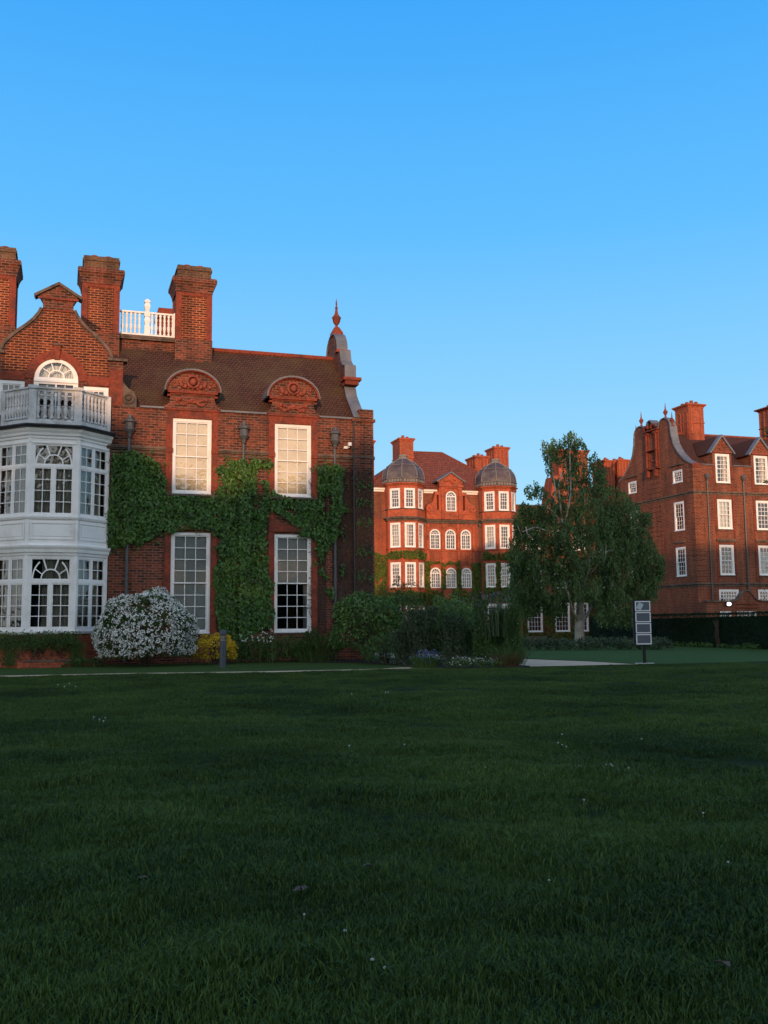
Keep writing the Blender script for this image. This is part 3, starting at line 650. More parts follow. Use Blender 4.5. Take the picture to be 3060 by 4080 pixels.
x, z = FY(Z3(1462, 1100), YM); mb = MB(); tube(mb, [(x, YM - .16, 9.85), (x, YM - .16, 2.0)], .035, 6); part(mb, 'drainpipe', 'black', LB)

# ---------------- white timber bay with balcony
YB = 37.47; bx0, bx1 = gc - .84, gc + .87; ex0, ex1 = bx0 - 1.13, bx1 + 1.13
planb = [(ex0, YM - .002), (bx0, YB), (bx1, YB), (ex1, YM - .002)]
frs = [(Fr(ex0, YM, bx0 - ex0, YB - YM), math.hypot(1.13, 1.13), 'side'), (Fr(bx0, YB, 1, 0), bx1 - bx0, 'front'), (Fr(bx1, YB, ex1 - bx1, YM - YB), math.hypot(1.13, 1.13), 'side')]
mb = MB(); L = []
lev = [(5.54, 7.24, 7.33, 8.09), (1.42, 3.02, 3.14, 3.93)]     # casement bottom, casement top, fanlight bottom, top
for fr, wd, kind in frs:
    hs = []
    for (a, b, c, d) in lev:
        if kind == 'front': g2 = [(.17, wd / 2 - .05), (wd / 2 + .05, wd - .17)]; top = [(.17, wd - .17)]
        else: g2 = [(.12, wd / 2 - .04), (wd / 2 + .04, wd - .12)]; top = g2
        for u0, u1 in g2: hs.append(rect(u0, u1, a, b)); L.append((fr, u0, u1, a, b, 2, 4, 'c'))
        for u0, u1 in top: hs.append(rect(u0, u1, c, d)); L.append((fr, u0, u1, c, d, 2, 2, 'fan' if kind == 'front' else 'c'))
    panel(mb, fr, rect(0, wd, 1.25, 8.40), hs, 0, .13)
    fbox(mb, fr, -.03 if kind == 'front' else .0, .07, 1.3, 8.35, -.03, -.001); fbox(mb, fr, wd - .07, wd + (.03 if kind == 'front' else 0), 1.3, 8.35, -.03, -.001)
    # raised field between the floors
    panel(mb, fr, rect(.10, wd - .10, 4.60, 5.24), [rect(.16, wd - .16, 4.66, 5.18)], -.035, -.001); panel(mb, fr, rect(.22, wd - .22, 4.72, 5.12), [], -.02, -.001)
for prof_ in ([(0, 8.30), (.04, 8.30), (.05, 8.38), (.10, 8.42), (.12, 8.50), (.18, 8.58), (.20, 8.66), (0, 8.68)], [(0, 5.34), (.05, 5.34), (.08, 5.41), (.08, 5.45), (0, 5.47)],
              [(0, 4.02), (.04, 4.02), (.06, 4.10), (.10, 4.14), (.12, 4.24), (.17, 4.32), (.18, 4.38), (.02, 4.40), (0, 4.46)], [(0, 1.2), (.05, 1.2), (.08, 1.27), (.08, 1.31), (0, 1.34)], [(0, 8.12), (.03, 8.12), (.03, 8.16), (0, 8.18)]):
    sweep(mb, planb, prof_)
bay = part(mb, 'bay_window', 'white', LB, label='two storey white timber canted bay under a balcony')
for fr, u0, u1, v0, v1, cols, rows, kind in L:
    m2 = MB(); s = .045
    if kind == 'c':
        panel(m2, fr, rect(u0, u1, v0, v1), [rect(u0 + s, u1 - s, v0 + s, v1 - s)], .02, .07)
        for k in range(1, cols): u = u0 + (u1 - u0) * k / cols; fbox(m2, fr, u - .014, u + .014, v0 + s, v1 - s, .024, .064)
        for k in range(1, rows): v = v0 + s + (v1 - v0 - 2 * s) * k / rows; fbox(m2, fr, u0 + s, u1 - s, v - .014, v + .014, .026, .062)
        nm_ = 'casement'
    else:
        c = (u0 + u1) / 2; h = v1 - v0; panel(m2, fr, rect(u0, u1, v0, v1), [rect(u0 + s, u1 - s, v0 + s, v1 - s)], .02, .07)
        ky = (h - .14) / ((u1 - u0) / 2 - s) * 1.28
        R1 = (u1 - u0) / 2 - s
        for a0, a1 in ((0, 52), (128, 180)): arcband(m2, fr, c, v0 + s, R1 - .05, R1, R_(a0), R_(a1), .024, .066, 10, ky=ky * .95)
        arcband(m2, fr, c, v0 + s, .30, .345, 0, math.pi, .024, .066, 12, ky=1.05)
        for t in (28, 152): strip2(m2, fr, (c + .33 * math.cos(R_(t)), v0 + s + .34 * math.sin(R_(t))), (c + (R1 - .02) * math.cos(R_(t)), v0 + s + (R1 - .02) * ky * .95 * math.sin(R_(t))), .035, .026, .064)
        for t in (66, 114): strip2(m2, fr, (c + .33 * math.cos(R_(t)), v0 + s + .34 * math.sin(R_(t))), (c + .60 * math.cos(R_(t)) * 1.05, v1 - s), .05, .027, .063)
        nm_ = 'fanlight'
    m2.build(nm_, M['white'], bay)
    m3 = MB(); quad(m3, fr, u0 + s, u1 - s, v0 + s, v1 - s, .045); m3.build('pane', M['glass'], bay)
for fi, (fr, wd, kind) in enumerate(frs):
    for li, (a, b, c, d) in enumerate(lev):
        m2 = MB()
        if li == 0 or fi != 1: folds(m2, fr, .15, wd - .12, a - .05, d, .24)
        else: folds(m2, fr, .55, wd - .12, a - .05, d, .24)
        m2.build('curtain', M['curtain'], bay)
        if li == 1 and fi < 2:
            m2 = MB(); folds(m2, fr, wd - .55 if fi == 0 else .34, wd - .22 if fi == 0 else .55, a - .05, b - .6, .19); m2.build('curtain', M['bluecurtain'], bay)
mb = MB(); sweep(mb, planb, [(-.1, -.5), (.03, -.5), (.03, .34), (.0, .40), (0, 1.2), (-.1, 1.2)]); part(mb, 'bay_plinth', 'brick_far', LB, label='orange red brick base under the white bay')
mb = MB(); mb.add([(ex0, YM + .3, 4.5), (bx0, YB + .1, 4.5), (bx1, YB + .1, 4.5), (ex1, YM + .3, 4.5)], [(0, 1, 2, 3)]); mb.add([(ex0, YM + .3, 8.62), (bx0, YB + .05, 8.62), (bx1, YB + .05, 8.62), (ex1, YM - .02, 8.62)], [(0, 1, 2, 3)]); part(mb, 'bay_floor', 'dark', LB)
mb = MB(); sweep(mb, planb, [(0, 8.66), (.20, 8.664), (.30, 8.68), (.33, 8.75), (.33, 8.79), (.28, 8.79), (0, 8.77)]); o = part(mb, 'gutter', 'black', LB)
# balcony on top of the bay
mb = MB(); pb = [(ex0 + .12, YM - .002), (bx0 + .06, YB + .1), (bx1 - .06, YB + .1), (ex1 - .06, YM - .002)]
z0, z1 = 8.80, 10.22
sweep(mb, pb, [(-.05, z0 + .04), (.05, z0 + .04), (.05, z0 + .20), (.02, z0 + .24), (-.05, z0 + .24)]); sweep(mb, pb, [(-.05, z1 - .16), (.03, z1 - .16), (.05, z1 - .08), (.11, z1 - .06), (.11, z1), (-.08, z1 + .02)])
for p in pb[1:3]: loft(mb, p[0], p[1], 4, math.pi / 4, [(.19, z0), (.19, z1 - .1)]); loft(mb, p[0], p[1], 4, math.pi / 4, [(.24, z1 - .08), (.24, z1 + .04), (.1, z1 + .07)])
mb.box(pb[3][0] - .06, pb[3][0] + .08, YM - .16, YM - .01, z0, z1 - .02); mb.box(pb[0][0] - .06, pb[0][0] + .08, YM - .16, YM - .01, z0, z1 - .02)
mb.box(bx0 + .16, bx1 - .16, YB + .00, YB + .049, z0 + .02, z0 + .16)
blc = part(mb, 'balcony', 'oldwhite', LB, label='weathered white timber balcony balustrade on top of the bay')
nb = None
for a, b, n in ((pb[0], pb[1], 10), (pb[1], pb[2], 6), (pb[2], pb[3], 8)):
    for k in range(n):
        t = (k + .75) / (n + .5); x, y = a[0] + (b[0] - a[0]) * t, a[1] + (b[1] - a[1]) * t
        if nb is None:
            mb = MB(); mb.smooth = True; loft(mb, x, y, 8, 0, [(r, z0 + .24 + z) for r, z in lathe_bal(z1 - z0 - .40, .085)]); nb = mb.build('baluster', M['oldwhite'], blc); xo, yo = x, y
        else: q = nb.copy(); C.objects.link(q); q.location.x = x - xo; q.location.y = y - yo
# security camera
cx_, cz_ = FY(Z3(1415, 1200), YM)
t = thing('security_camera', 'small white camera box on the brick wall beside the right hopper head', 'camera', (cx_, YM, cz_))
mb = MB(); mb.box(cx_ - .02, cx_ + .12, YM - .32, YM - .14, cz_ - .04, cz_ + .12); keep(mb.build('housing', M['white'], t, .02), t)
mb = MB(); mb.box(cx_ - .16, cx_ + .0, YM - .14, YM - .001, cz_ - .12, cz_ - .02); mb.box(cx_ + .02, cx_ + .06, YM - .2, YM - .01, cz_ - .09, cz_ - .04); keep(mb.build('bracket', M['white'], t), t)
mb = MB(); loft(mb, cx_ + .05, YM - .33, 10, 0, [(.03, cz_ - .06), (.05, cz_ - .03), (.05, cz_ - .035)]); keep(mb.build('lens', M['black'], t), t)
# ================================================================== THE TWIN-TOWERED BUILDING (centre, far)
YC = 85.0; S8 = 1.43; AP = S8 * 1.2071; OR8 = S8 / (2 * math.sin(math.pi / 8))
CB = thing('towered_college', 'orange red brick hall with two lead domed octagonal towers across the courtyard', 'building', (34, YC, -.8))
FC = Fr(0, YC, 1, 0); cc = 34.08; BZ = -1.2
mb = MB(); hs = [archpoly(x - .52, x + .52, z0, z1 - .52) for z0, z1 in ((8.29, 10.16), (4.70, 6.58)) for x in (32.56, 34.10, 35.64)]
panel(mb, FC, rect(29.6, 38.8, BZ, 11.0), hs, 0, .3); part(mb, 'front_wall', 'brick_far', CB)
mb = MB(); panel(mb, FC, rect(25.6, 28.2, BZ, 11.0), [], 0, .3); panel(mb, Fr(25.6, 95, 0, -1), rect(.02, 9.98, BZ, 10.98), [], 0, .3); part(mb, 'side_wall', 'brick_far', CB)
mb = MB(); panel(mb, FC, rect(40.2, 41.3, BZ, 11.0), [], 0, .3); panel(mb, Fr(41.3, 95, 0, -1), rect(.02, 9.69, BZ, 10.98), [], -.3, -.002); mb.box(25.6, 41.3, 95, 95.3, BZ, 13.9); part(mb, 'side_wall', 'brick_far', CB)
mb = MB(); b0, b1, t0, t1 = 25.6, 41.3, 26.35, 40.55
mb.add([(b0, YC - .02, 11.0), (b1, YC - .02, 11.0), (b1, 95, 11), (b0, 95, 11), (t0, YC + .5, 13.62), (t1, YC + .5, 13.62), (t1, 94.5, 13.62), (t0, 94.5, 13.62)], [(0, 1, 5, 4), (1, 2, 6, 5), (2, 3, 7, 6), (3, 0, 4, 7)]); part(mb, 'tile_hung_storey', 'brick_hall', CB)
mb = MB()
for z0, z1, e in ((13.55, 13.72, .12), (13.72, 13.9, .28)): sweep(mb, [(t0, YC + .5), (t1, YC + .5), (t1, 94.5), (t0, 94.5)], [(0, z0), (e, z0), (e, z1), (0, z1)], True)
part(mb, 'eaves_cornice', 'white', CB)
mb = MB(); e0, e1 = 25.9, 41.0
mb.add([(e0, YC + .1, 13.9), (e1, YC + .1, 13.9), (e1, 94.9, 13.9), (e0, 94.9, 13.9), (32.0, 90, 18.22), (35.35, 90, 18.25)], [(0, 1, 5, 4), (1, 2, 5), (2, 3, 4, 5), (3, 0, 4)])
rf = part(mb, 'roof', 'tile_red', CB)
mb = MB()
for a, b in (((32.0, 90, 18.24), (35.35, 90, 18.27)), ((35.35, 90, 18.27), (e1, YC + .1, 13.92)), ((32.0, 90, 18.24), (e0, YC + .1, 13.92))): tube(mb, [a, b], .1, 6)
mb.build('hip_tiles', M['tile_red'], rf)
# courses and pilasters on the centre
mb = MB(); sweep(mb, [(31.1, YC), (37.2, YC)], [(0, 10.68), (.10, 10.72), (.12, 10.82), (.22, 10.90), (.24, 11.02), (0, 11.06)]); part(mb, 'string_course', 'stone', CB)
mb = MB(); sweep(mb, [(31.1, YC), (37.2, YC)], [(0, 8.10), (.06, 8.12), (.10, 8.22), (0, 8.26)]); part(mb, 'string_course', 'rubbed_far', CB)
for x in (31.85, 33.33, 34.87, 36.40):
    mb = MB(); fbox(mb, FC, x - .10, x + .10, 8.27, 10.67, -.09, -.001); fbox(mb, FC, x - .15, x + .15, 10.25, 10.40, -.13, 0); fbox(mb, FC, x - .12, x + .12, 7.0, 8.09, -.06, -.001); part(mb, 'pilaster', 'rubbed_far', CB)
for z0, z1 in ((8.29, 10.16), (4.70, 6.58)):
    for x in (32.56, 34.10, 35.64):
        archwin(FC, x - .52, x + .52, z0, z1, CB, fw=.12, w0=-.03, bar=.035)
        mb = MB(); arcband(mb, FC, x, z1 - .52, .53, .72, 0, math.pi, -.03, .02, 12); part(mb, 'brick_arch', 'rubbed_far', CB)
# central carved gable
FG = Fr(0, YC - .35, 1, 0)
hp_ = [(2.45, 11.05), (2.45, 11.75), (2.50, 12.10), (2.32, 12.42), (2.02, 12.50), (1.76, 12.78), (1.62, 13.15), (1.56, 13.62), (1.14, 13.62), (1.14, 14.42), (1.30, 14.60)]
mb = MB(); panel(mb, FG, [(cc + a, z) for a, z in hp_] + [(cc, 15.42)] + [(cc - a, z) for a, z in hp_[::-1]], [archpoly(cc - .52, cc + .52, 11.82, 13.19), rect(cc - 1.42, cc - 1.20, 11.9, 13.3), rect(cc + 1.20, cc + 1.42, 11.9, 13.3)], 0, .5)
gb = part(mb, 'centre_gable', 'rubbed_far', CB)
archwin(FG, cc - .52, cc + .52, 11.81, 13.71, CB, fw=.12, w0=-.03, bar=.035)
mb = MB()
for s in (-1, 1):
    fbox(mb, FG, cc + s * .85 - .13, cc + s * .85 + .13, 11.1, 13.8, -.12, -.001); fbox(mb, FG, cc + s * .85 - .18, cc + s * .85 + .18, 13.8, 13.95, -.16, 0); fbox(mb, FG, cc + s * .85 - .16, cc + s * .85 + .16, 11.55, 11.68, -.15, 0)
    arcband(mb, FG, cc + s * 2.18, 12.0, .12, .30, 0, 2 * math.pi * .999, -.10, -.001, 12)
    fbox(mb, FG, cc + s * 1.85 - .5, cc + s * 1.85 + .5, 11.55, 11.63, -.06, 0)
fbox(mb, FG, cc - 1.2, cc + 1.2, 14.1, 14.28, -.18, 0); fbox(mb, FG, cc - 1.05, cc + 1.05, 13.96, 14.09, -.08, 0)
arcband(mb, FG, cc, 13.19, .54, .70, 0, math.pi, -.08, 0, 12)
for k in range(9): blob(mb, (cc + (random.random() - .5) * .9, YC - .42, 14.5 + random.random() * .45), .12, sy=.8)
mb.build('carved_order', M['rubbed_far'], gb)
mb = MB(); strip2(mb, FG, (cc - 1.42, 14.58), (cc + .03, 15.5), .12, -.22, 2.2); strip2(mb, FG, (cc - .03, 15.5), (cc + 1.42, 14.58), .12, -.224, 2.204); mb.build('gable_roof', M['lead'], gb)
# towers
def tower(cx, tint):
    cy = YC; V = [(cx + OR8 * math.cos(math.pi / 8 + k * math.pi / 4), cy + OR8 * math.sin(math.pi / 8 + k * math.pi / 4)) for k in range(8)]
    T = MB(); rows = [(11.86, 13.66, 5), (8.30, 10.52, 6), (4.72, 6.94, 6), (.75, 3.2, 6)]; a = (S8 - 1.02) / 2
    for k in range(8):
        p, q = V[k], V[(k + 1) % 8]; fr = Fr(p[0], p[1], q[0] - p[0], q[1] - p[1]); vis = k in (4, 5, 6)
        panel(T, fr, rect(0, S8, BZ, 14.12), [rect(a, S8 - a, z0, z1) for z0, z1, n in rows] if vis else [], 0, .22)
    tw = part(T, 'tower_wall', 'rubbed_far', CB, label='octagonal brick tower wall with three tall sashes on each storey')
    for k in (4, 5, 6):
        p, q = V[k], V[(k + 1) % 8]; fr = Fr(p[0], p[1], q[0] - p[0], q[1] - p[1])
        for ri, (z0, z1, n) in enumerate(rows):
            bl = None
            if ri in (1, 2) and (k + ri) % 2 == tint: bl = [(0, .5 if ri == 1 else 1, 0 if ri == 1 else .8, 1, 'curtain')]
            if ri == 1 and k == 4: bl = [(0, 1, 0, 1, 'curtain')]
            sash(fr, a, S8 - a, z0, z1, 3, n, CB, fw=.14, w0=-.03, bar=.035, blind=bl, bmat='blind')
    for zz, pr, mt in ((10.70, [(0, 0), (.07, .03), (.12, .14), (.24, .22), (.26, .34), (0, .40)], 'stone'), (11.74, [(0, 0), (.08, .02), (.08, .09), (0, .11)], 'stone'), (8.14, [(0, 0), (.08, .02), (.08, .09), (0, .11)], 'rubbed_far'), (4.55, [(0, 0), (.08, .02), (.08, .09), (0, .11)], 'rubbed_far'), (13.92, [(0, 0), (.08, .04), (.12, .12), (.22, .16), (.22, .24), (0, .28)], 'rubbed_far')):
        mb = MB(); sweep(mb, V, [(o, zz + z) for o, z in pr], True); part(mb, 'tower_course', mt, CB)
    mb = MB(); r0 = OR8 * 1.055; pf = [(770, 14.16), (760, 14.20), (760, 14.56), (785, 14.60), (785, 14.66), (765, 14.68), (745, 15.10), (715, 15.36), (670, 15.60), (590, 15.83), (490, 16.07), (385, 16.30), (260, 16.46), (195, 16.58), (165, 16.72), (160, 16.80), (0.1, 16.82)]
    loft(mb, cx, cy, 8, math.pi / 8, [(r0 * w_ / 770, z) for w_, z in pf]); dm = part(mb, 'dome', 'dome', CB, label='dark weathered lead dome with pale seams on an octagonal tower')
    mb = MB()
    for k in range(8):
        t = math.pi / 8 + k * math.pi / 4; tube(mb, [(cx + r0 * w_ / 770 * math.cos(t), cy + r0 * w_ / 770 * math.sin(t), z) for w_, z in pf[5:14]], .04, 5)
        t2 = t + math.pi / 8
        for w_, z in ((600, 15.89),):
            a_, b_ = ((cx + r0 * w_ / 770 * math.cos(q), cy + r0 * w_ / 770 * math.sin(q), z) for q in (t, t + math.pi / 4)); tube(mb, [a_, b_], .028, 5)
    for zz in (14.60, 16.84):
        w_ = 785 if zz < 15 else 175
        tube(mb, [(cx + r0 * w_ / 770 * math.cos(math.pi / 8 + k * math.pi / 4), cy + r0 * w_ / 770 * math.sin(math.pi / 8 + k * math.pi / 4), zz) for k in range(9)], .04, 5)
    mb.build('lead_seams', M['palelead'], dm)
    mb = MB(); loft(mb, cx, cy, 8, math.pi / 8, [(r0 * .30, 16.50), (r0 * .23, 16.66), (r0 * .215, 16.80), (r0 * .25, 16.81), (r0 * .25, 16.87), (r0 * .2, 16.88), (r0 * .2, 16.98), (.1, 17.02)]); mb.build('dome_cap', M['palelead'], dm)
    mb = MB()
    for k in range(8):
        p, q = V[k], V[(k + 1) % 8]; fr = Fr(p[0], p[1], q[0] - p[0], q[1] - p[1])
        for j in range(5): u = .15 + j * .28; fbox(mb, fr, u, u + .18, 14.26, 14.50, -.13, -.06)
    mb.build('frieze_panels', M['palelead'], dm)
tower(29.505, 0); tower(38.825, 1)
def chim(root, x0, x1, y0, y1, z0, z1, mt='brick_far', ribs=True, pots=4, cap=.16):
    mb = MB(); mb.box(x0, x1, y0, y1, z0, z1); o = part(mb, 'chimney', mt, root)
    mb = MB(); pl = [(x0, y0), (x1, y0), (x1, y1), (x0, y1)]
    sweep(mb, pl, [(-.05, z1 - .38), (.02, z1 - .38), (.06, z1 - .28), (cap, z1 - .16), (cap, z1 - .06), (-.1, z1 + .02)], True); mb.build('cap', M['rubbed_far' if mt == 'brick_far' else 'rubbed'], o); mb = MB()
    zm = z0 + (z1 - z0) * .52; sweep(mb, pl, [(0, zm), (.06, zm + .02), (.06, zm + .10), (0, zm + .14)], True); mb.build('band', M['rubbed_far' if mt == 'brick_far' else 'rubbed'], o)
    if ribs:
        mb = MB(); w = x1 - x0; d = y1 - y0
        for k in range(4): x = x0 + .06 + (w - .24) * k / 3; mb.box(x, x + .12, y0 - .06, y0 - .001, z0, z1 - .38)
        for k in range(4): y = y0 + .06 + (d - .24) * k / 3; mb.box(x0 - .06, x0 - .001, y, y + .12, z0, z1 - .38)
        mb.build('ribs', M['rubbed_far'], o)
    for k in range(pots):
        u = (k + .5) / pots; mb = MB(); loft(mb, x0 + (x1 - x0) * (.3 + .45 * (k % 2)), y0 + (y1 - y0) * u, 8, 0, [(.17, z1), (.15, z1 + .25), (.11, z1 + .25), (.11, z1 + .02)], cap=False); mb.build('chimney_pot', M['terracotta'], o)
    return o
chim(CB, 30.45, 31.85, 88.6, 90.8, 15.2, 19.35, ribs=False)
chim(CB, 38.35, 39.75, 88.6, 90.8, 14.0, 17.95)
chim(CB, 40.45, 41.95, 88.6, 90.6, 13.5, 18.95)
chim(CB, 26.35, 27.5, 87.5, 89.5, 11, 18.75, pots=2)
for x, z in ((31.35, 10.9), (37.05, 10.9)):
    mb = MB(); tube(mb, [(x, YC - .12, z), (x, YC - .12, 0)], .06, 6); mb.box(x - .16, x + .16, YC - .3, YC - .02, z - .45, z - .1); part(mb, 'drainpipe', 'iron', CB)
mb = MB(); tube(mb, [(37.12, YC - .15, 13.8), (37.12, YC - .15, 10.9)], .06, 6); part(mb, 'drainpipe', 'iron', CB)

# ================================================================== WING BEHIND THE BIRCH
WG = thing('connecting_wing', 'brick wing with a massive stepped chimney, mostly hidden behind the birch', 'building', (50, 86, -.8))
FWg = Fr(0, 86.2, 1, 0); cols_ = [(42.40, 44.0), (45.35, 46.95), (47.5, 49.0), (50.6, 52.0)]
rows_ = [(.55, 3.35), (4.75, 6.95), (8.45, 10.5)]
mb = MB(); panel(mb, FWg, rect(41.32, 60, BZ, 12.75), [rect(a, b, c, d) for a, b in cols_ for c, d in rows_], 0, .3); part(mb, 'front_wall', 'brick_hall', WG); mb = MB(); mb.box(41.32, 60, 94, 94.3, BZ, 12.75); part(mb, 'rear_wall', 'brick_hall', WG)
for a, b in cols_:
    for i, (c, d) in enumerate(rows_): sash(FWg, a, b, c, d, 4, 6 if i == 0 else 5, WG, fw=.13, w0=-.03, bar=.035)
mb = MB(); fbox(mb, FWg, 41.3, 60, 12.751, 12.85, -.12, .4); part(mb, 'parapet_coping', 'lead', WG)
for z in (4.1, 7.7, 11.2):
    mb = MB(); fbox(mb, FWg, 41.32, 60, z, z + .14, -.1, 0); part(mb, 'string_course', 'rubbed_far', WG)
mb = MB(); mb.add([(50.2, 86.3, 12.8), (60, 86.3, 12.8), (60, 90, 15.3), (50.2, 90, 15.3), (50.2, 94, 12.8), (60, 94, 12.8)], [(0, 1, 2, 3), (3, 2, 5, 4), (0, 3, 4)]); part(mb, 'roof', 'tile_hall', WG)
mb = MB(); panel(mb, Fr(0, 86.0, 1, 0), [(44.9, 11.0), (49.9, 11.0), (49.9, 12.9), (49.45, 15.2), (49.3, 15.3), (49.3, 18.4), (46.1, 18.4), (46.1, 15.9), (45.6, 15.75), (45.4, 15.0), (45.0, 12.9)], [], 0, 1.8)
o = part(mb, 'chimney', 'brick_far', WG, label='massive chimney with sloping shoulders rising above the birch crown')
mb = MB()
for x0, x1 in ((46.1, 46.5), (48.9, 49.3)): mb.box(x0, x1, 85.9, 85.999, 15.9, 18.1)
mb.box(46.0, 49.4, 85.85, 87.9, 18.1, 18.25); mb.box(45.92, 49.48, 85.77, 87.98, 18.25, 18.45); mb.build('cap', M['rubbed_far'], o)
chim(WG, 51.5, 52.75, 86.6, 88.8, 13, 17.75, pots=4); chim(WG, 53.2, 54.5, 86.6, 88.8, 13, 17.9, pots=4)

# ================================================================== THE TALL BUILDING ON THE RIGHT
YR, XR = 66.5, 47.65
RB = thing('gabled_college', 'tall dark red brick hall with a curved end gable and dormers behind the yew hedge', 'building', (XR, YR, -.8))
FR_ = Fr(0, YR, 1, 0); FL = Fr(XR, 0, 0, -1)
wx = [(49.80, 51.15), (53.53, 54.88), (57.26, 58.61), (60.99, 62.34)]
hs = []
for a, b in wx: hs += [rect(a, b, 8.79, 11.17), rect(a, b, 5.08, 7.49), rect(a, b, 12.52, 14.89), rect(a - .22, b + .28, 2.6, 3.92)]
top = [(XR, BZ), (68, BZ), (68, 13.93)]
for a, b in wx[::-1]: m_ = (a + b) / 2; top += [(m_ + .92, 13.93), (m_ + .92, 15.18), (m_, 16.25), (m_ - .92, 15.18), (m_ - .92, 13.93)]
top += [(XR, 13.93)]
mb = MB(); panel(mb, FR_, top, hs, 0, .3); part(mb, 'front_wall', 'brick_hall', RB); mb = MB(); mb.box(XR + .33, 68, 77.2, 77.5, BZ, 13.9); part(mb, 'rear_wall', 'brick_hall', RB)
YGc = 71.95
hp2 = [(5.45, 13.96), (4.5, 14.42), (3.62, 15.2), (3.04, 16.0), (2.75, 16.93), (2.68, 17.62)]
a2 = [(1.83 + .85 * math.cos(math.pi * k / 10), 17.64 + .75 * math.sin(math.pi * k / 10)) for k in range(0, 11)]
half = hp2 + a2 + [(.92, 17.95), (.85, 18.2), (.35, 18.2), (.25, 18.4)]
ol = [(-(YGc + 5.45), BZ), (-(YR + .02), BZ)] + [(-max(YR + .02, YGc - a), z) for a, z in half] + [(-(YGc + a), z) for a, z in half[::-1]]
hl = []
lw = [(67.88, 69.22), (74.66, 76.0)]
for a, b in lw: hl += [rect(-b, -a, 8.78, 11.14), rect(-b, -a, 5.06, 7.42), rect(-b + .02, -a - .02, 12.72, 13.76)]
mb = MB(); panel(mb, FL, ol, hl, -0.012, .32); part(mb, 'gable_wall', 'brick_hall', RB, label='curved brick end gable with small windows and a central brick strip')
for i, (a, b) in enumerate(wx):
    sash(FR_, a, b, 8.79, 11.17, 3, 6, RB, fw=.15, w0=-.03, bar=.035, blind=[(0, 1, 0, 1, 'curtain')] if i == 0 else None, bmat='greyblind')
    sash(FR_, a, b, 5.08, 7.49, 3, 6, RB, fw=.15, w0=-.03, bar=.035, blind=[(0, 1, 0, .8, 'blind')] if i == 1 else None, bmat='greyblind')
    sash(FR_, a, b, 12.52, 14.89, 3, 6, RB, fw=.15, w0=-.03, bar=.035, blind=[(.6, 1, 0, 1, 'curtain')], bmat='blind')
    sash(FR_, a - .22, b + .28, 2.6, 3.92, 6, 4, RB, fw=.12, w0=-.03, bar=.045)
for a, b in lw:
    for v0, v1, n in ((8.78, 11.14, 6), (5.06, 7.42, 6)): sash(FL, -b, -a, v0, v1, 3, n, RB, fw=.15, w0=-.03, bar=.035)
    sash(FL, -b + .02, -a - .02, 12.72, 13.76, 4, 4, RB, fw=.12, w0=-.03, bar=.04)
    for v in (14.15, 11.9 - .2):
        if v > 14: mb = MB(); fbox(mb, FL, -b - .25, -a + .25, v, v + .12, -.14, 0); part(mb, 'label_mould', 'stone', RB)
    mb = MB(); fbox(mb, FL, -b - .05, -a + .05, 7.78, 7.90, -.12, 0); part(mb, 'label_mould', 'stone', RB)
for a, b in wx:
    mb = MB(); fbox(mb, FR_, a - .28, b + .28, 7.82, 7.94, -.16, 0); fbox(mb, FR_, a - .22, b + .22, 7.74, 7.82, -.10, 0); part(mb, 'label_mould', 'stone', RB)
    mb = MB()
    for z0, z1 in ((4.5, 11.6), (11.95, 13.9)):
        for u in (a - .28, b + .12): fbox(mb, FR_, u, u + .16, z0, z1, -.035, -.001)
    part(mb, 'pilaster', 'rubbed', RB)
    for z in (8.68, 4.98, 12.42): mb = MB(); fbox(mb, FR_, a - .1, b + .1, z, z + .08, -.08, 0); part(mb, 'window_sill', 'stone', RB)
# string courses round both faces
for zz, e in ((11.70, .16), (4.33, .16)):
    mb = MB(); sweep(mb, [(XR, YGc + 5.45), (XR, YR), (68, YR)], [(0, zz - .18), (.05, zz - .16), (.06, zz - .04), (e, zz), (e, zz + .09), (0, zz + .12)]); part(mb, 'string_course', 'stone', RB)
us = XR + .9
for k, (a, b) in enumerate([(XR + .75, 49.52)] + [(wx[i][1] + .3, wx[i + 1][0] - .3) for i in range(3)]):
    mb = MB(); fbox(mb, FR_, a, b, 13.93, 14.0, -.14, .35); part(mb, 'parapet_coping', 'lead', RB)
mb = MB()
for k in range(22):
    z = 4.55 + k * .42; e = .85 if k % 2 else .60
    if 11.4 < z < 11.9: continue
    if z < 13.7: fbox(mb, FR_, XR - .045, XR + e, z, z + .30, -.045, -.001); fbox(mb, FL, -(YR + e), -YR - .0, z, z + .30, -.045, -.001)
part(mb, 'quoins', 'brick_hall', RB); mb = MB(); fbox(mb, FR_, XR - .06, XR + .72, 13.72, 14.05, -.06, .4); part(mb, 'kneeler', 'rubbed', RB)
# rusticated strip and aedicule on the gable face
mb = MB()
for k in range(24):
    z = 4.5 + k * .41
    if z < 14.0 and not 11.3 < z < 11.8: fbox(mb, FL, -YGc - 1.0, -YGc + 1.0, z, z + .30, -.05, -.001)
part(mb, 'rusticated_strip', 'brick_hall', RB)
mb = MB()
for s in (-1, 1):
    u = -YGc + s * .72; fbox(mb, FL, u - .24, u + .24, 14.5, 17.5, -.10, -.001)
    for zc in (14.5, 16.0): 
        loft(mb, XR - .16, -u, 8, 0, [(.15, zc), (.15, zc + .08), (.10, zc + .12), (.105, zc + .6), (.09, zc + 1.25), (.14, zc + 1.31), (.14, zc + 1.4)])
    fbox(mb, FL, u - .28, u + .28, 17.4, 17.55, -.30, 0)
for z0, z1, e in ((14.30, 14.44, 1.12), (15.92, 15.98, .95), (17.62, 17.74, 1.05)): fbox(mb, FL, -YGc - e, -YGc + e, z0, z1, -.34, 0)
for k in range(14): blob(mb, (XR - .03, YGc + (random.random() - .5) * .6, 14.7 + random.random() * 2.6), .14, sx=.5)
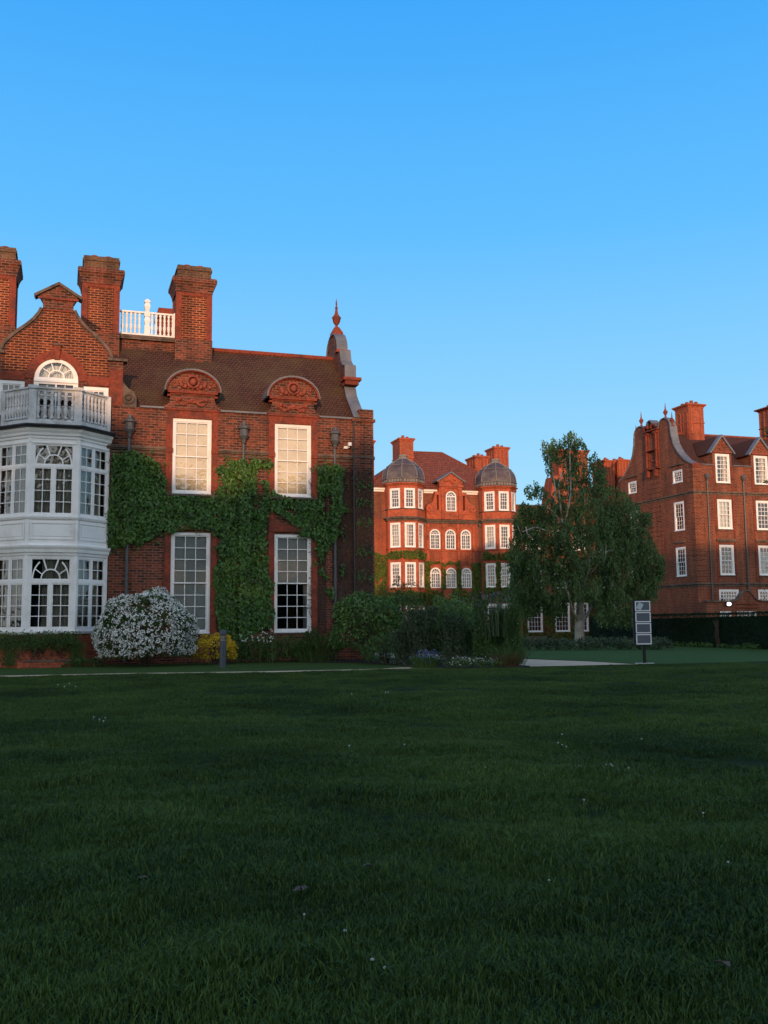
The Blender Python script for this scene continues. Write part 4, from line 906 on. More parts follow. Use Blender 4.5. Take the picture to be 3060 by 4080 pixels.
fbox(mb, FL, -YGc - .7, -YGc - .45, 13.7, 14.28, -.34, 0); fbox(mb, FL, -YGc + .45, -YGc + .7, 13.7, 14.28, -.34, 0)
for s in (-1, 1): arcband(mb, FL, -YGc + s * .55, 17.8, .25, .42, R_(10), R_(170), -.35, 0, 8)
part(mb, 'niche_columns', 'rubbed', RB)
# lead coping of the curved gable and finials
for s in (-1, 1):
    mb = MB(); pts = [(-(YGc - s * a), z) for a, z in hp2]; pts = pts if s < 0 else pts[::-1]
    copingline(mb, FL, pts, .10, -.12, .55); pts = [(-(YGc - s * a), z) for a, z in a2]; copingline(mb, FL, pts if s < 0 else pts[::-1], .08, -.12, .5); part(mb, 'lead_coping', 'lead', RB)
mb = MB(); copingline(mb, FL, [(-(YGc + .5), 18.05), (-(YGc + .3), 18.45), (-(YGc - .05), 18.55), (-(YGc - .45), 18.2), (-(YGc - .95), 17.95)], .08, -.3, .5); part(mb, 'lead_coping', 'lead', RB)
def finial(y, z, h):
    mb = MB(); loft(mb, XR + .15, y, 8, 0, [(.16, z), (.10, z + .1 * h), (.06, z + .16 * h), (.10, z + .22 * h), (.20, z + .38 * h), (.20, z + .42 * h), (.10, z + .52 * h), (.04, z + .66 * h), (.05, z + .7 * h), (.01, z + h)]); part(mb, 'finial', 'rubbed', RB)
finial(YGc - 1.83, 18.42, 1.35); finial(YGc + 1.83, 18.42, 1.35); finial(YGc - 2.72, 17.6, 1.2); finial(YGc + 2.72, 17.55, 1.2)
# roof, dormers, chimneys
mb = MB(); roofprism(mb, XR + .33, 68, YR + .3, 13.95, 72, 17.58); rf = part(mb, 'roof', 'tile_hall', RB)
mb = MB(); tube(mb, [(XR + .4, 72, 17.6), (68, 72, 17.6)], .10, 6); mb.build('ridge_tiles', M['terracotta'], rf)
for x in (55.2, 55.7, 56.3, 56.75, 59.55, 59.95, 60.3):
    mb = MB(); loft(mb, x, 75.5, 6, 0, [(.19, 17.2), (.17, 17.95), (.22, 18.0), (.22, 18.08)]); mb.build('chimney_pot', M['terracotta'], rf)
for a, b in wx:
    m_ = (a + b) / 2; mb = MB()
    ym = lambda z: YR + .3 + (z - 13.95) * (72 - YR - .3) / (17.58 - 13.95)
    mb.add([(m_ - .92, YR + .3, 13.9), (m_ - .92, YR + .3, 15.16), (m_ - .92, ym(15.16), 15.16), (m_ + .92, YR + .3, 13.9), (m_ + .92, YR + .3, 15.16), (m_ + .92, ym(15.16), 15.16)], [(0, 1, 2), (3, 5, 4)]); o = part(mb, 'dormer', 'brick_hall', RB)
    mb = MB(); e = 1.16
    zl = 15.16 - .26
    vs = [(m_ - e, YR - .12, zl), (m_, YR - .12, 16.36), (m_ + e, YR - .12, zl), (m_ - e, ym(zl), zl), (m_, ym(16.36), 16.36), (m_ + e, ym(zl), zl)]
    vs += [(x, y, z + .08) for x, y, z in vs]
    mb.add(vs, [(0, 3, 4, 1), (1, 4, 5, 2), (6, 7, 10, 9), (7, 8, 11, 10), (0, 1, 7, 6), (1, 2, 8, 7), (0, 6, 9, 3), (2, 5, 11, 8)]); mb.build('dormer_roof', M['tile_hall'], o)
    mb = MB(); strip2(mb, FR_, (m_ - e - .02, zl + .03), (m_ + .02, 16.44), .13, -.16, .35); strip2(mb, FR_, (m_ - .02, 16.44), (m_ + e + .02, zl + .03), .13, -.164, .354); mb.build('dormer_coping', M['lead'], o)
    mb = MB()
    for k in range(14): blob(mb, (m_ + (random.random() - .5) * .55, YR - .03, 15.25 + random.random() * .6), .09, sy=.8)
    fbox(mb, FR_, m_ - .9, m_ + .9, 14.98, 15.1, -.12, 0); mb.build('carving', M['terracotta'], o)
o = chim(RB, 50.75, 52.3, 71.1, 73.0, 16.5, 20.15, mt='brick_far', ribs=False, pots=6, cap=.2)
mb = MB()
for u0 in (50.95,): arcband(mb, Fr(0, 71.1, 1, 0), 51.52, 19.2, .42, .54, 0, math.pi, -.05, 0, 10); mb.box(50.98, 51.10, 71.05, 71.1, 17.5, 19.2); mb.box(51.94, 52.06, 71.05, 71.1, 17.5, 19.2)
for yc in (71.55, 72.5):
    arcband(mb, Fr(50.75, 0, 0, -1), -yc, 19.2, .25, .33, 0, math.pi, -.05, 0, 8)
    for s in (-1, 1): mb.box(50.70, 50.75, yc + s * .29 - .05, yc + s * .29 + .05, 17.5, 19.2)
mb.build('blind_arch', M['rubbed_far'], o)
chim(RB, 59.6, 61.2, 71.0, 73.0, 16.5, 20.5, mt='brick_hall', ribs=True, pots=4, cap=.3)
for x in (48.87, 52.34, 56.1):
    mb = MB(); tube(mb, [(x, YR - .12, 13.1), (x, YR - .12, 0)], .06, 6); loft(mb, x, YR - .16, 6, 0, [(.08, 12.7), (.17, 12.95), (.17, 13.2)]); part(mb, 'drainpipe', 'iron', RB)
# porch in front
PC = thing('brick_porch', 'low brick forebuilding with an ogee pediment in front of the right hall', 'porch', (52, 65.5, -.8))
FP = Fr(0, 64.5, 1, 0)
og = [(49.3, 2.92), (49.75, 3.02), (50.0, 3.25), (50.15, 3.5), (50.32, 3.68), (50.6, 3.74), (50.88, 3.68), (51.05, 3.5), (51.2, 3.25), (51.45, 3.02), (51.9, 2.92)]
mb = MB(); panel(mb, FP, [(46.9, BZ), (62, BZ), (62, 2.9)] + og[::-1] + [(46.9, 2.9)], [rect(48.1, 49.1, .2, 2.15), rect(49.65, 51.4, .2, 2.15)], 0, .3); mb.box(46.9, 47.2, 64.8, 66.9, BZ, 2.9); mb.box(47.2, 62, 64.8, 66.45, 2.6, 2.85); mb.box(47.2, 47.63, 66.6, 66.9, BZ, 2.88); keep(mb.build('wall', M['brick_hall'], PC), PC)
mb = MB(); copingline(mb, FP, og[::-1], -.10, -.12, .3); fbox(mb, FP, 46.8, 49.3, 2.9, 3.0, -.14, .4); fbox(mb, FP, 51.9, 62, 2.9, 3.0, -.14, .4); keep(mb.build('coping', M['stone'], PC), PC)
mb = MB(); fbox(mb, FP, 49.5, 51.6, 2.42, 2.50, -.1, 0); fbox(mb, FP, 49.5, 51.6, 2.7, 2.76, -.1, 0); keep(mb.build('moulding', M['rubbed'], PC), PC)
for a, b in ((48.1, 49.1), (49.65, 51.4)): sash(FP, a, b, .2, 2.15, 4, 4, PC, w0=-.02)
fx, fzz = 48.72, 2.72
FLm = thing('flood_light', 'glaring white floodlight switched on above the porch door', 'lamp', (fx, 64.4, fzz))
mb = MB(); mb.box(fx - .16, fx + .16, 64.22, 64.34, fzz - .12, fzz + .12); mb.box(fx - .03, fx + .03, 64.34, 64.5, fzz - .03, fzz + .03); keep(mb.build('housing', M['black'], FLm), FLm)
m_, t_, b_ = newmat('lamp_glow'); b_.inputs['Emission Color'].default_value = (.85, .9, 1, 1); b_.inputs['Emission Strength'].default_value = 14; M['glow'] = m_
m_, t_, b_ = newmat('warm_lamp_glow'); b_.inputs['Emission Color'].default_value = (1, .55, .2, 1); b_.inputs['Emission Strength'].default_value = 5; M['warm'] = m_
mb = MB(); loft(mb, fx, 64.2, 10, 0, [(.05, fzz - .12), (.14, fzz - .06), (.14, fzz + .06), (.05, fzz + .12)]); keep(mb.build('lens', M['glow'], FLm), FLm)
LT = thing('wall_lantern', 'small lit lantern glowing amber low on the left domed tower', 'lamp', (29.4, 82.9, 2.7))
mb = MB()
for sx_ in (-1, 1):
    for sy_ in (-1, 1): mb.box(29.4 + sx_ * .15 - .015, 29.4 + sx_ * .15 + .015, 82.9 + sy_ * .15 - .015, 82.9 + sy_ * .15 + .015, 2.45, 2.95)
loft(mb, 29.4, 82.9, 4, math.pi / 4, [(.26, 2.95), (.05, 3.15)]); loft(mb, 29.4, 82.9, 4, math.pi / 4, [(.22, 2.4), (.22, 2.45)]); mb.box(29.38, 29.42, 82.9, 83.27, 2.36, 2.40); keep(mb.build('cage', M['black'], LT), LT)
mb = MB(); loft(mb, 29.4, 82.9, 8, 0, [(.03, 2.5), (.09, 2.6), (.08, 2.8), (.02, 2.86)]); keep(mb.build('bulb', M['warm'], LT), LT)
# ================================================================== THE TREES BEHIND THE CAMERA that shade the lawn and the lower walls
M['leaf_far'] = leafmat('dark_tree_leaf', (.02, .05, .012), (.05, .09, .02), trans=.1)
TL = [(-90, 17), (-45, 18), (-30, 19.4), (-25.5, 18.8), (-22.5, 17.0), (-20.5, 15.1), (-18, 14.2), (-15, 14.7), (-13, 16.0), (-10.5, 17.0), (-8, 17.0), (-4.5, 17.4), (-2, 20.5), (1, 21.0), (6, 21.0), (12, 18), (20, 18.2), (30, 18), (60, 19)]
def tl_h(x):
    for (a, b), (c, d) in zip(TL, TL[1:]):
        if a <= x <= c: return b + (d - b) * (x - a) / (c - a)
    return 18
rnd = random.Random(3); mb = MB()
for i in range(42000):
    x = rnd.uniform(-75, 55); H = tl_h(x) + .5 * noise.noise((x * .7, 0, 0)) + .35 * noise.noise((x * 2.1, 5, 0)); y = -45 + rnd.uniform(-2, 2)
    z = H + 1.2 - abs(rnd.gauss(0, 1)) * 2.4 if rnd.random() < .55 else rnd.uniform(.5, H - 2)
    if z < .3: continue
    s_ = rnd.uniform(.25, .5); a = Vector((rnd.gauss(0, 1), rnd.gauss(0, 1), rnd.gauss(0, 1))).normalized() * s_; b = a.cross(Vector((rnd.gauss(0, 1), rnd.gauss(0, 1), rnd.gauss(0, 1)))).normalized() * s_ * .7; c = Vector((x, y, z))
    mb.add([c - a, c + b, c + a, c - b], [(0, 1, 2, 3)])
for i in range(16000):
    x = rnd.uniform(-75, 55); H = tl_h(x) - 3.5; y = -46 + rnd.uniform(-.5, .5); z = rnd.uniform(0, H); s_ = 1.0
    a = Vector((rnd.gauss(0, 1), .3 * rnd.gauss(0, 1), rnd.gauss(0, 1))).normalized() * s_; b = a.cross(Vector((0, 1, .2))).normalized() * s_ * .8; c = Vector((x, y, z)); mb.add([c - a, c + b, c + a, c - b], [(0, 1, 2, 3)])
tag(mb.build('tree_belt', M['leaf_far']), 'belt of tall trees standing across the lawn behind the viewer', 'trees', kind='stuff')
# ================================================================== PLANTS
M['ivy'] = leafmat('ivy_leaf', (.010, .036, .005), (.070, .165, .026), rough=.45, trans=.2, spec=.4, rw=.75)
M['ivy_far'] = leafmat('far_ivy_leaf', (.030, .060, .010), (.10, .14, .018), rough=.6, trans=.2)
M['twig'] = plain('bare_creeper_stem', (.085, .050, .036), .9, .3, 8)
M['bark'] = plain('brown_twig', (.06, .045, .03), .9, .3, 8)
M['birch'] = plain('silver_birch_bark', (.46, .41, .35), .8, .15, 6, stain=(.08, .06, .05), samt=.75, sscale=3.0)
M['birchleaf'] = leafmat('birch_leaf', (.036, .082, .022), (.13, .22, .06), trans=.3)
M['shrub'] = leafmat('glossy_shrub_leaf', (.018, .055, .010), (.11, .22, .035), rough=.35, trans=.15, spec=.5)
M['darkshrub'] = leafmat('dark_shrub_leaf', (.022, .052, .013), (.075, .145, .032), trans=.15)
M['grey'] = leafmat('grey_green_leaf', (.035, .060, .030), (.095, .135, .070), trans=.15)
M['yellow'] = leafmat('golden_leaf', (.35, .24, .01), (.75, .52, .03), trans=.3)
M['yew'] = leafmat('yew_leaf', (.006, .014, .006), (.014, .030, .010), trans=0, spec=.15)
M['flower'] = leafmat('white_blossom', (.60, .60, .55), (.88, .88, .84), trans=.15)
M['blue'] = leafmat('blue_blossom', (.10, .12, .32), (.22, .24, .50), trans=.2)
M['straw'] = leafmat('dry_brown_blade', (.09, .045, .025), (.18, .09, .045), trans=.2)
M['deadleaf'] = leafmat('dead_leaf', (.08, .05, .035), (.15, .09, .06), trans=.1)
rg = random.Random(11)
def leaf(mb, p, nrm, tip, s, wd=.7, fold=.18):
    """one leaf folded on its midrib: base, two sides, tip"""
    t = Vector(tip).normalized(); n = Vector(nrm); n = (n - t * n.dot(t)); n = n.normalized() if n.length > 1e-4 else t.orthogonal().normalized(); b = t.cross(n); p = Vector(p)
    a = p - t * s * .5; e = p + t * s * .5; m = p - t * s * .1
    mb.add([a, m + b * s * wd * .5 + n * s * fold, e, m - b * s * wd * .5 + n * s * fold], [(0, 1, 2), (0, 2, 3)])
def rv(k=1.0): return Vector((rg.gauss(0, k), rg.gauss(0, k), rg.gauss(0, k)))
def inpoly(x, y, P):
    c = False; j = len(P) - 1
    for i in range(len(P)):
        xi, yi = P[i]; xj, yj = P[j]
        if (yi > y) != (yj > y) and x < (xj - xi) * (y - yi) / (yj - yi) + xi: c = not c
        j = i
    return c
PIPES = [FY((q, 2000), YM)[0] for q in (517, 972, 1335)]
def fill_leaves(mb, polys, Y0, dens, s0, s1, holes=(), wob=.05):
    for P in polys:
        Q = [FY(p, Y0) for p in P]; xs_ = [q[0] for q in Q]; zs_ = [q[1] for q in Q]
        n = int((max(xs_) - min(xs_)) * (max(zs_) - min(zs_)) * dens)
        for _ in range(n):
            x, z = rg.uniform(min(xs_), max(xs_)), rg.uniform(min(zs_), max(zs_)); jx = x + wob * noise.noise((x * 5, z * 5, 1)) * 2; jz = z + wob * noise.noise((x * 5, z * 5, 7)) * 2
            if not inpoly(jx, jz, Q) or any(inpoly(jx, jz, h) for h in holes): continue
            lift = .06 + .12 * max(0, .5 + noise.noise((x * 1.7, z * 1.7, 3)))
            if min(abs(x - q) for q in PIPES) < .20: lift = .10; x0_ = .20
            else: x0_ = .03
            leaf(mb, (x, Y0 - x0_ - rg.random() * lift, z), Vector((0, -1, .55)) + rv(.35), Vector((0, -.25, -1)) + rv(.38), rg.uniform(s0, s1), .85)
big = [(447,1814),(477,1811),(527,1799),(562,1814),(597,1826),(626,1849),(646,1878),(659,1918),(656,1948),(666,1972),(721,1982),(796,1979),(845,1981),(864,1969),(869,1940),(888,1930),(883,1901),(861,1887),(861,1867),(902,1858),(907,1841),(970,1836),(989,1843),(1009,1831),(1037,1838),(1071,1831),(1086,1853),(1071,1867),(1033,1863),(1009,1877),(1023,1906),(1018,1945),(1018,1983),(1004,2022),(1033,2031),(1047,1993),(1052,1969),(1086,1959),(1110,1974),(1158,1985),(1211,1993),(1274,1988),(1264,1949),(1262,1863),(1279,1858),(1327,1855),(1370,1872),(1361,1911),(1361,1993),(1385,2041),(1351,2060),(1336,2109),(1365,2128),(1327,2147),(1312,2186),(1288,2210),(1279,2244),(1259,2195),(1259,2157),(1235,2133),(1182,2137),(1211,2109),(1158,2089),(1129,2065),(1110,2041),(1071,2046),(1057,2084),(1054,2137),(1066,2210),(1062,2282),(1086,2330),(1076,2379),(1093,2441),(1086,2475),(1066,2509),(1037,2513),(970,2545),(907,2545),(869,2499),(859,2427),(854,2354),(845,2282),(869,2248),(866,2186),(888,2147),(859,2137),(835,2118),(796,2108),(748,2104),(700,2118),(686,2125),(641,2117),(612,2142),(577,2162),(547,2172),(527,2162),(497,2172),(462,2182),(440,2179),(440,2097),(443,1898)]
small = [[(1033,1922),(1060,1915),(1071,1935),(1062,1955),(1040,1945)], [(1268,2262),(1290,2275),(1306,2300),(1300,2308),(1275,2290)], [(1296,2345),(1320,2340),(1328,2375),(1310,2385)], [(1355,2255),(1368,2250),(1370,2290),(1355,2300)], [(1190,2120),(1235,2118),(1238,2140),(1195,2140)], [(430,1990),(445,1990),(445,2170),(432,2170)]]
hol = [[FY(Z4(*p), YM) for p in q] for q in ([(1200,380),(1280,370),(1270,480),(1240,580),(1210,520)], [(890,475),(960,480),(1015,535),(960,520)], [(640,170),(760,160),(770,230),(680,260)])]
IV = thing('climbing_ivy', 'dense dark green ivy climbing the front of the near brick house around its tall windows', 'ivy', (6, YM - .1, 0))
mb = MB(); fill_leaves(mb, [big] + small, YM, 520, .085, .18, hol)
st = MB(); QB = [FY(p, YM) for p in big]
for _ in range(230):                                  # stray shoots reaching out past the edge
    i = rg.randrange(len(QB)); (x0, z0), (x1, z1) = QB[i], QB[(i + 1) % len(QB)]; f = rg.random(); x, z = x0 + (x1 - x0) * f, z0 + (z1 - z0) * f
    a = rg.uniform(0, 6.28); P = []
    for k in range(rg.randint(3, 8)):
        P.append((x, YM - .05, z)); leaf(mb, (x + rg.gauss(0, .03), YM - .08, z + rg.gauss(0, .03)), Vector((0, -1, .5)) + rv(.35), Vector((0, -.2, -1)) + rv(.5), rg.uniform(.05, .11), .85); a += rg.gauss(0, .5); x += .07 * math.cos(a); z += .07 * math.sin(a)
        if z > 9.5 or any(c - DW - .02 < x < c + DW + .02 and (6.55 < z < 9.55 or 1.1 < z < 5.0) for c in (D1, D2)): break
    if len(P) > 2: tube(st, P, .006, 3)
keep(st.build('stems', M['twig'], IV), IV); keep(mb.build('leaves', M['ivy'], IV), IV)
CR = thing('bare_creeper', 'tangle of bare brown creeper stems over the right corner of the near house', 'creeper', (11, YM - .1, 0))
mb = MB()
for i in range(950):
    x, z = rg.uniform(9.85, 11.95), rg.uniform(.3, 2.5) if rg.random() < .4 else rg.uniform(1, 7.2); pts = []; dx = rg.gauss(0, .25); dz = 1.0
    for k in range(rg.randint(6, 18)):
        pts.append((x, YM - .015 - (.12 if x > 11.22 else 0) - rg.random() * .03, z)); dx += rg.gauss(0, .35); dx *= .85; dz = max(-.3, min(1, dz + rg.gauss(0, .3))); x += dx * .22; z += dz * .16
        if x > 12.0: x = 11.97; dx = -abs(dx)
        if x < 9.5: dx = abs(dx)
        if z > 7.9: break
    if len(pts) > 2: tube(mb, pts, [rg.uniform(.006, .017) * (1 - .5 * k / len(pts)) for k in range(len(pts))], 4)
for (a, b) in (((9.5, 5.6), (10.4, 5.15)), ((8.0, 5.75), (9.7, 5.2))):
    tube(mb, [(a[0] + (b[0] - a[0]) * k / 8, YM - .1, a[1] + (b[1] - a[1]) * k / 8 + .06 * math.sin(k * 1.3)) for k in range(9)], .02, 5)
keep(mb.build('stems', M['twig'], CR), CR)
mb = MB()
for i in range(260):
    x = rg.choice([11.9, 11.6, 11.4]) + rg.gauss(0, .08); z = rg.choice([2.6, 5.6, 6.4, 7.1, 3.4, 4.4]) + rg.gauss(0, .12); leaf(mb, (x, YM - .2, z), Vector((0, -1, .4)) + rv(.4), Vector((0, -.2, -1)) + rv(.4), .09, .8)
keep(mb.build('leaves', M['ivy'], CR), CR)
# ivy on the towered building, wrapped round the towers
IF = thing('wall_ivy', 'sunlit ivy wrapping the lower storeys of the towered hall', 'ivy', (34, 84.8, -.8))
mb = MB()
def ivy_face(fr, u0, u1, z0, z1, skip=(), dens=150, s=(.17, .27), edge=.15):
    for _ in range(int((u1 - u0) * (z1 - z0) * dens)):
        u, z = rg.uniform(u0, u1), rg.uniform(z0, z1)
        if z > z1 - .5 and z > z1 - .25 + .4 * noise.noise((u * 1.3 + fr.o[0], z, 2)): continue
        if any(a - .02 < u < b + .02 and c - .02 < z < d for a, b, c, d in skip): continue
        p = fr.p(u, z, -.06 - rg.random() * .18); n = Vector((-fr.n[0], -fr.n[1], .5))
        leaf(mb, p, n + rv(.35), Vector((0, 0, -1)) + rv(.4), rg.uniform(*s), .85)
for cx in (29.505, 38.825):
    V = [(cx + OR8 * math.cos(math.pi / 8 + k * math.pi / 4), YC + OR8 * math.sin(math.pi / 8 + k * math.pi / 4)) for k in range(8)]
    for k in (4, 5, 6):
        p, q = V[k], V[(k + 1) % 8]; fr = Fr(p[0], p[1], q[0] - p[0], q[1] - p[1])
        ivy_face(fr, 0, S8, 7.25, 8.15)
        if cx > 35: ivy_face(fr, 0, S8, -.8, 7.3, [(.19, S8 - .19, 4.7, 7.15), (.15, S8 - .15, .7, 3.3)])
        else: ivy_face(fr, 0, S8, 3.1, 4.6); ivy_face(fr, 0, S8, -.8, 3.2, [(.05, S8 - .05, .5, 3.2)], dens=50)
wins = [(x - .56, x + .56, 4.6, 6.75) for x in (32.56, 34.10, 35.64)]
ivy_face(FC, 31.2, 33.2, 6.3, 7.35, wins + [(32.0, 33.1, 6.0, 6.95)]); ivy_face(FC, 33.2, 34.95, 6.6, 7.35, wins + [(33.6, 34.6, 6.0, 6.9)])
ivy_face(FC, 36.15, 37.3, 4, 7.3, wins); ivy_face(FC, 31.2, 37.3, -.8, 4.65, [(33.3, 34.1, 3.6, 4.7), (33.6, 34.2, 2.6, 3.2)], dens=85)
for a, b in ((31.2, 32.0), (33.12, 33.55), (34.66, 35.15)): ivy_face(FC, a, b, 4.5, 6.7, wins)
ivy_face(FC, 25.8, 27.9, -.8, 8.0, dens=70); ivy_face(FC, 26.6, 27.9, 5.5, 7.9, dens=60); ivy_face(FWg, 41.4, 49.5, -.8, 4.4, [(a - .05, b + .05, c - .05, d + .05) for a, b in cols_ for c, d in rows_], dens=60)
keep(mb.build('leaves', M['ivy_far'], IF), IF)

def shell(mb, c, r, n, size, lump=.18, droop=.3, wd=.65, inner=.6, flat=0.0, fr=2.0, seed=0):
    for _ in range(n):
        d = rv().normalized()
        if d.z < -.55: d.z = -d.z * .3; d.normalize()
        k = 1 + lump * noise.noise((d.x * fr + seed, d.y * fr, d.z * fr + seed)) * 2 + .07 * noise.noise((d.x * 7, d.y * 7 + seed, d.z * 7))
        k *= inner + (1 - inner) * rg.random() ** .35
        p = Vector((c[0] + d.x * r[0] * k, c[1] + d.y * r[1] * k, max(c[2] - r[2] * .9, c[2] + d.z * r[2] * k)))
        leaf(mb, p, d + rv(.5), Vector((d.x, d.y, -droop)) + rv(.5), size * rg.uniform(.7, 1.25), wd)
def sticks(mb, c, r, h, n, rad=.012):
    for _ in range(n):
        t = rg.uniform(0, 6.28); q = rg.random(); tube(mb, [(c[0] + .1 * math.cos(t), c[1] + .1 * math.sin(t), c[2]), (c[0] + r * .5 * q * math.cos(t), c[1] + r * .5 * q * math.sin(t), c[2] + h * .5), (c[0] + r * q * math.cos(t), c[1] + r * q * math.sin(t), c[2] + h * .92)], [rad * 1.6, rad, rad * .4], 4)
def bush(name, label, cat, c, r, n, size, mat, **kw):
    t = thing(name, label, cat, (c[0], c[1], 0)); mb = MB(); shell(mb, c, r, n, size, **kw); keep(mb.build('foliage', M[mat], t), t)
    mb = MB(); sticks(mb, (c[0], c[1], 0), min(r[0], r[1]) * .8, c[2] + r[2] * .7, 26); keep(mb.build('branches', M['bark'], t), t); return t
def blades(mb, cx, cy, z0, r, h, n, w, spread=.5, bend=.4):
    for _ in range(n):
        t = rg.uniform(0, 6.28); q = math.sqrt(rg.random()) * r; x, y = cx + q * math.cos(t), cy + q * math.sin(t); hh = h * rg.uniform(.6, 1.05)
        d = Vector((math.cos(t), math.sin(t), 0)) * spread * q / max(r, .01) + Vector((rg.gauss(0, .12), rg.gauss(0, .12), 0)); s = Vector((-math.sin(t), math.cos(t), 0)) * w * .5 if rg.random() < .5 else Vector((w * .5, 0, 0))
        P = [Vector((x, y, z0)), Vector((x, y, z0 + hh * .45)) + d * hh * .3, Vector((x, y, z0 + hh * .82)) + d * hh * .75, Vector((x, y, z0 + hh * (1 - bend * .3))) + d * hh * (1.0 + bend)]
        mb.add([P[0] - s, P[0] + s, P[1] - s, P[1] + s, P[2] - s * .7, P[2] + s * .7, P[3]], [(0, 1, 3, 2), (2, 3, 5, 4), (4, 5, 6)])
def blossoms(mb, pts, s, k=4):
    for p, d in pts:
        for _ in range(k): leaf(mb, Vector(p) + rv(s * .5), Vector(d) + rv(.5), rv() + Vector((0, 0, .1)), s * rg.uniform(.7, 1.2), .9, .1)
# white flowering bush
bx, bz_ = FY((582, 2500), 36.4); wc = (bx, 36.4, 1.18); wr = (1.78, 1.45, 1.52)
WB = bush('flowering_bush', 'big rounded bush smothered in small white blossom between the bay and tall window', 'bush', wc, wr, 15000, .085, 'darkshrub', lump=.085, inner=.86, seed=4)
mb = MB(); pts = []
while len(pts) < 4300:
    d = rv().normalized()
    if d.z < -.5 or d.y > .5: continue
    if noise.noise((d.x * 9, d.y * 9, d.z * 9)) + .5 * noise.noise((d.x * 3.5, d.y * 3.5, d.z * 3.5 + 7)) + .3 * rg.random() < -.04: continue
    k = (1 + .17 * noise.noise((d.x * 2 + 4, d.y * 2, d.z * 2 + 4)) + .07 * noise.noise((d.x * 7, d.y * 7 + 4, d.z * 7))) * rg.uniform(.98, 1.01); pts.append(((wc[0] + d.x * wr[0] * k, wc[1] + d.y * wr[1] * k, max(.1, wc[2] + d.z * wr[2] * k)), d))
blossoms(mb, pts, .048, 4); keep(mb.build('blossom', M['flower'], WB), WB)
# golden shrub
gx, gzz = FY((857, 2600), 36.6)
bush('golden_shrub', 'low bright yellow leaved shrub behind the bollard light', 'shrub', (gx, 36.6, .55), (.80, .62, .62), 2600, .075, 'yellow', lump=.16, inner=.8, seed=9)
# foot-of-wall planting
def P_at(px, Y0): return FY((px, 2600), Y0)[0]
t = thing('border_plants', 'dark leafy border plants with a few white flower heads under the right window', 'plants', (P_at(1060, 37.4), 37.4, 0)); mb = MB()
for px, h, r in ((950, .8, .45), (1000, 1.0, .5), (1050, 1.05, .5), (1100, .95, .5), (1150, .95, .45), (1195, .7, .4)): shell(mb, (P_at(px, 37.4), 37.4, h * .5), (r, .45, h * .6), 900, .075, lump=.2, inner=.6, seed=px)
keep(mb.build('foliage', M['darkshrub'], t), t); mb = MB(); blossoms(mb, [((P_at(rg.uniform(950, 1090), 37) , 36.95, rg.uniform(.85, 1.35)), (0, -1, .5)) for _ in range(26)], .045, 4); keep(mb.build('flowers', M['flower'], t), t)
mb = MB(); blades(mb, P_at(1020, 37.2), 37.2, 0, .9, 1.1, 40, .02, .15, .1); keep(mb.build('stems', M['darkshrub'], t), t)
t = thing('rosemary_bush', 'dim spiky dark shrub at the foot of the bare creeper', 'shrub', (P_at(1265, 37), 37, 0)); mb = MB(); blades(mb, P_at(1265, 37), 37, 0, .75, 1.3, 160, .016, .45, .2); shell(mb, (P_at(1265, 37), 37, .5), (.8, .5, .6), 2200, .07, lump=.3); shell(mb, (P_at(1240, 37.2), 37.2, .85), (.35, .3, .5), 700, .07, lump=.3); keep(mb.build('foliage', M['darkshrub'], t), t)
# climbing shrub along the bay plinth and low brick ledge
t = thing('trained_shrub', 'dark trained shrub clinging along the brick base of the white bay', 'shrub', (-.8, 37.2, 0)); mb = MB()
for _ in range(5200):
    x = rg.uniform(-4, .62); e = .06 * noise.noise((x * 3, 0, 0)); yy = YB - .04 - rg.random() * .28 + (0 if x > bx0 else (bx0 - x)); z = rg.gauss(.98 + e, .17)
    if x > .45 and rg.random() < .5: continue
    if z < 1.33 + .12 * noise.noise((x * 8, 1, 1)): leaf(mb, (x, yy, z), Vector((0, -1, .6)) + rv(.4), Vector((rg.gauss(0, .6), -.3, -.4)) + rv(.3), rg.uniform(.05, .08), .6)
for _ in range(1500):
    x = rg.choice([-1.9, -1.75, .42, .5]) + rg.gauss(0, .14); leaf(mb, (x, YB - .1 - rg.random() * .1 + max(0, bx0 - x), rg.uniform(.1, .9)), Vector((0, -1, .6)) + rv(.4), Vector((0, -.3, -.8)) + rv(.4), .06, .6)
keep(mb.build('foliage', M['darkshrub'], t), t); mb = MB()
for _ in range(26):
    x = rg.uniform(-1.6, .5); pts = [(x, YB - .03, .85)]
    for k in range(7): x += rg.gauss(0, .10); pts.append((x, YB - .03 - .02 * (k % 2), .85 - .10 * (k + 1) * rg.uniform(.5, 1)))
    tube(mb, pts, .009, 4)
keep(mb.build('branches', M['bark'], t), t)
t = thing('brick_ledge', 'low brick ledge with a pale edge at the foot of the bay', 'ledge', (-.6, 37.1, 0)); mb = MB(); mb.box(-1.5, .30, 36.95, 37.42, -.1, .24); keep(mb.build('base', M['brick_far'], t), t); mb = MB(); mb.box(-1.3, .32, 36.92, 37.40, .242, .29); keep(mb.build('edge', M['stone'], t), t)
for nm, lb, px in (('ground_cover_clump', 'dark clump of ground cover between the brick base and white bush', 345), ):
    t = thing(nm, lb, 'plants', (P_at(px, 37), 37, 0)); mb = MB(); shell(mb, (P_at(px, 37) - .1, 37, .12), (.75, .4, .22), 900, .07); keep(mb.build('foliage', M['darkshrub'], t), t)
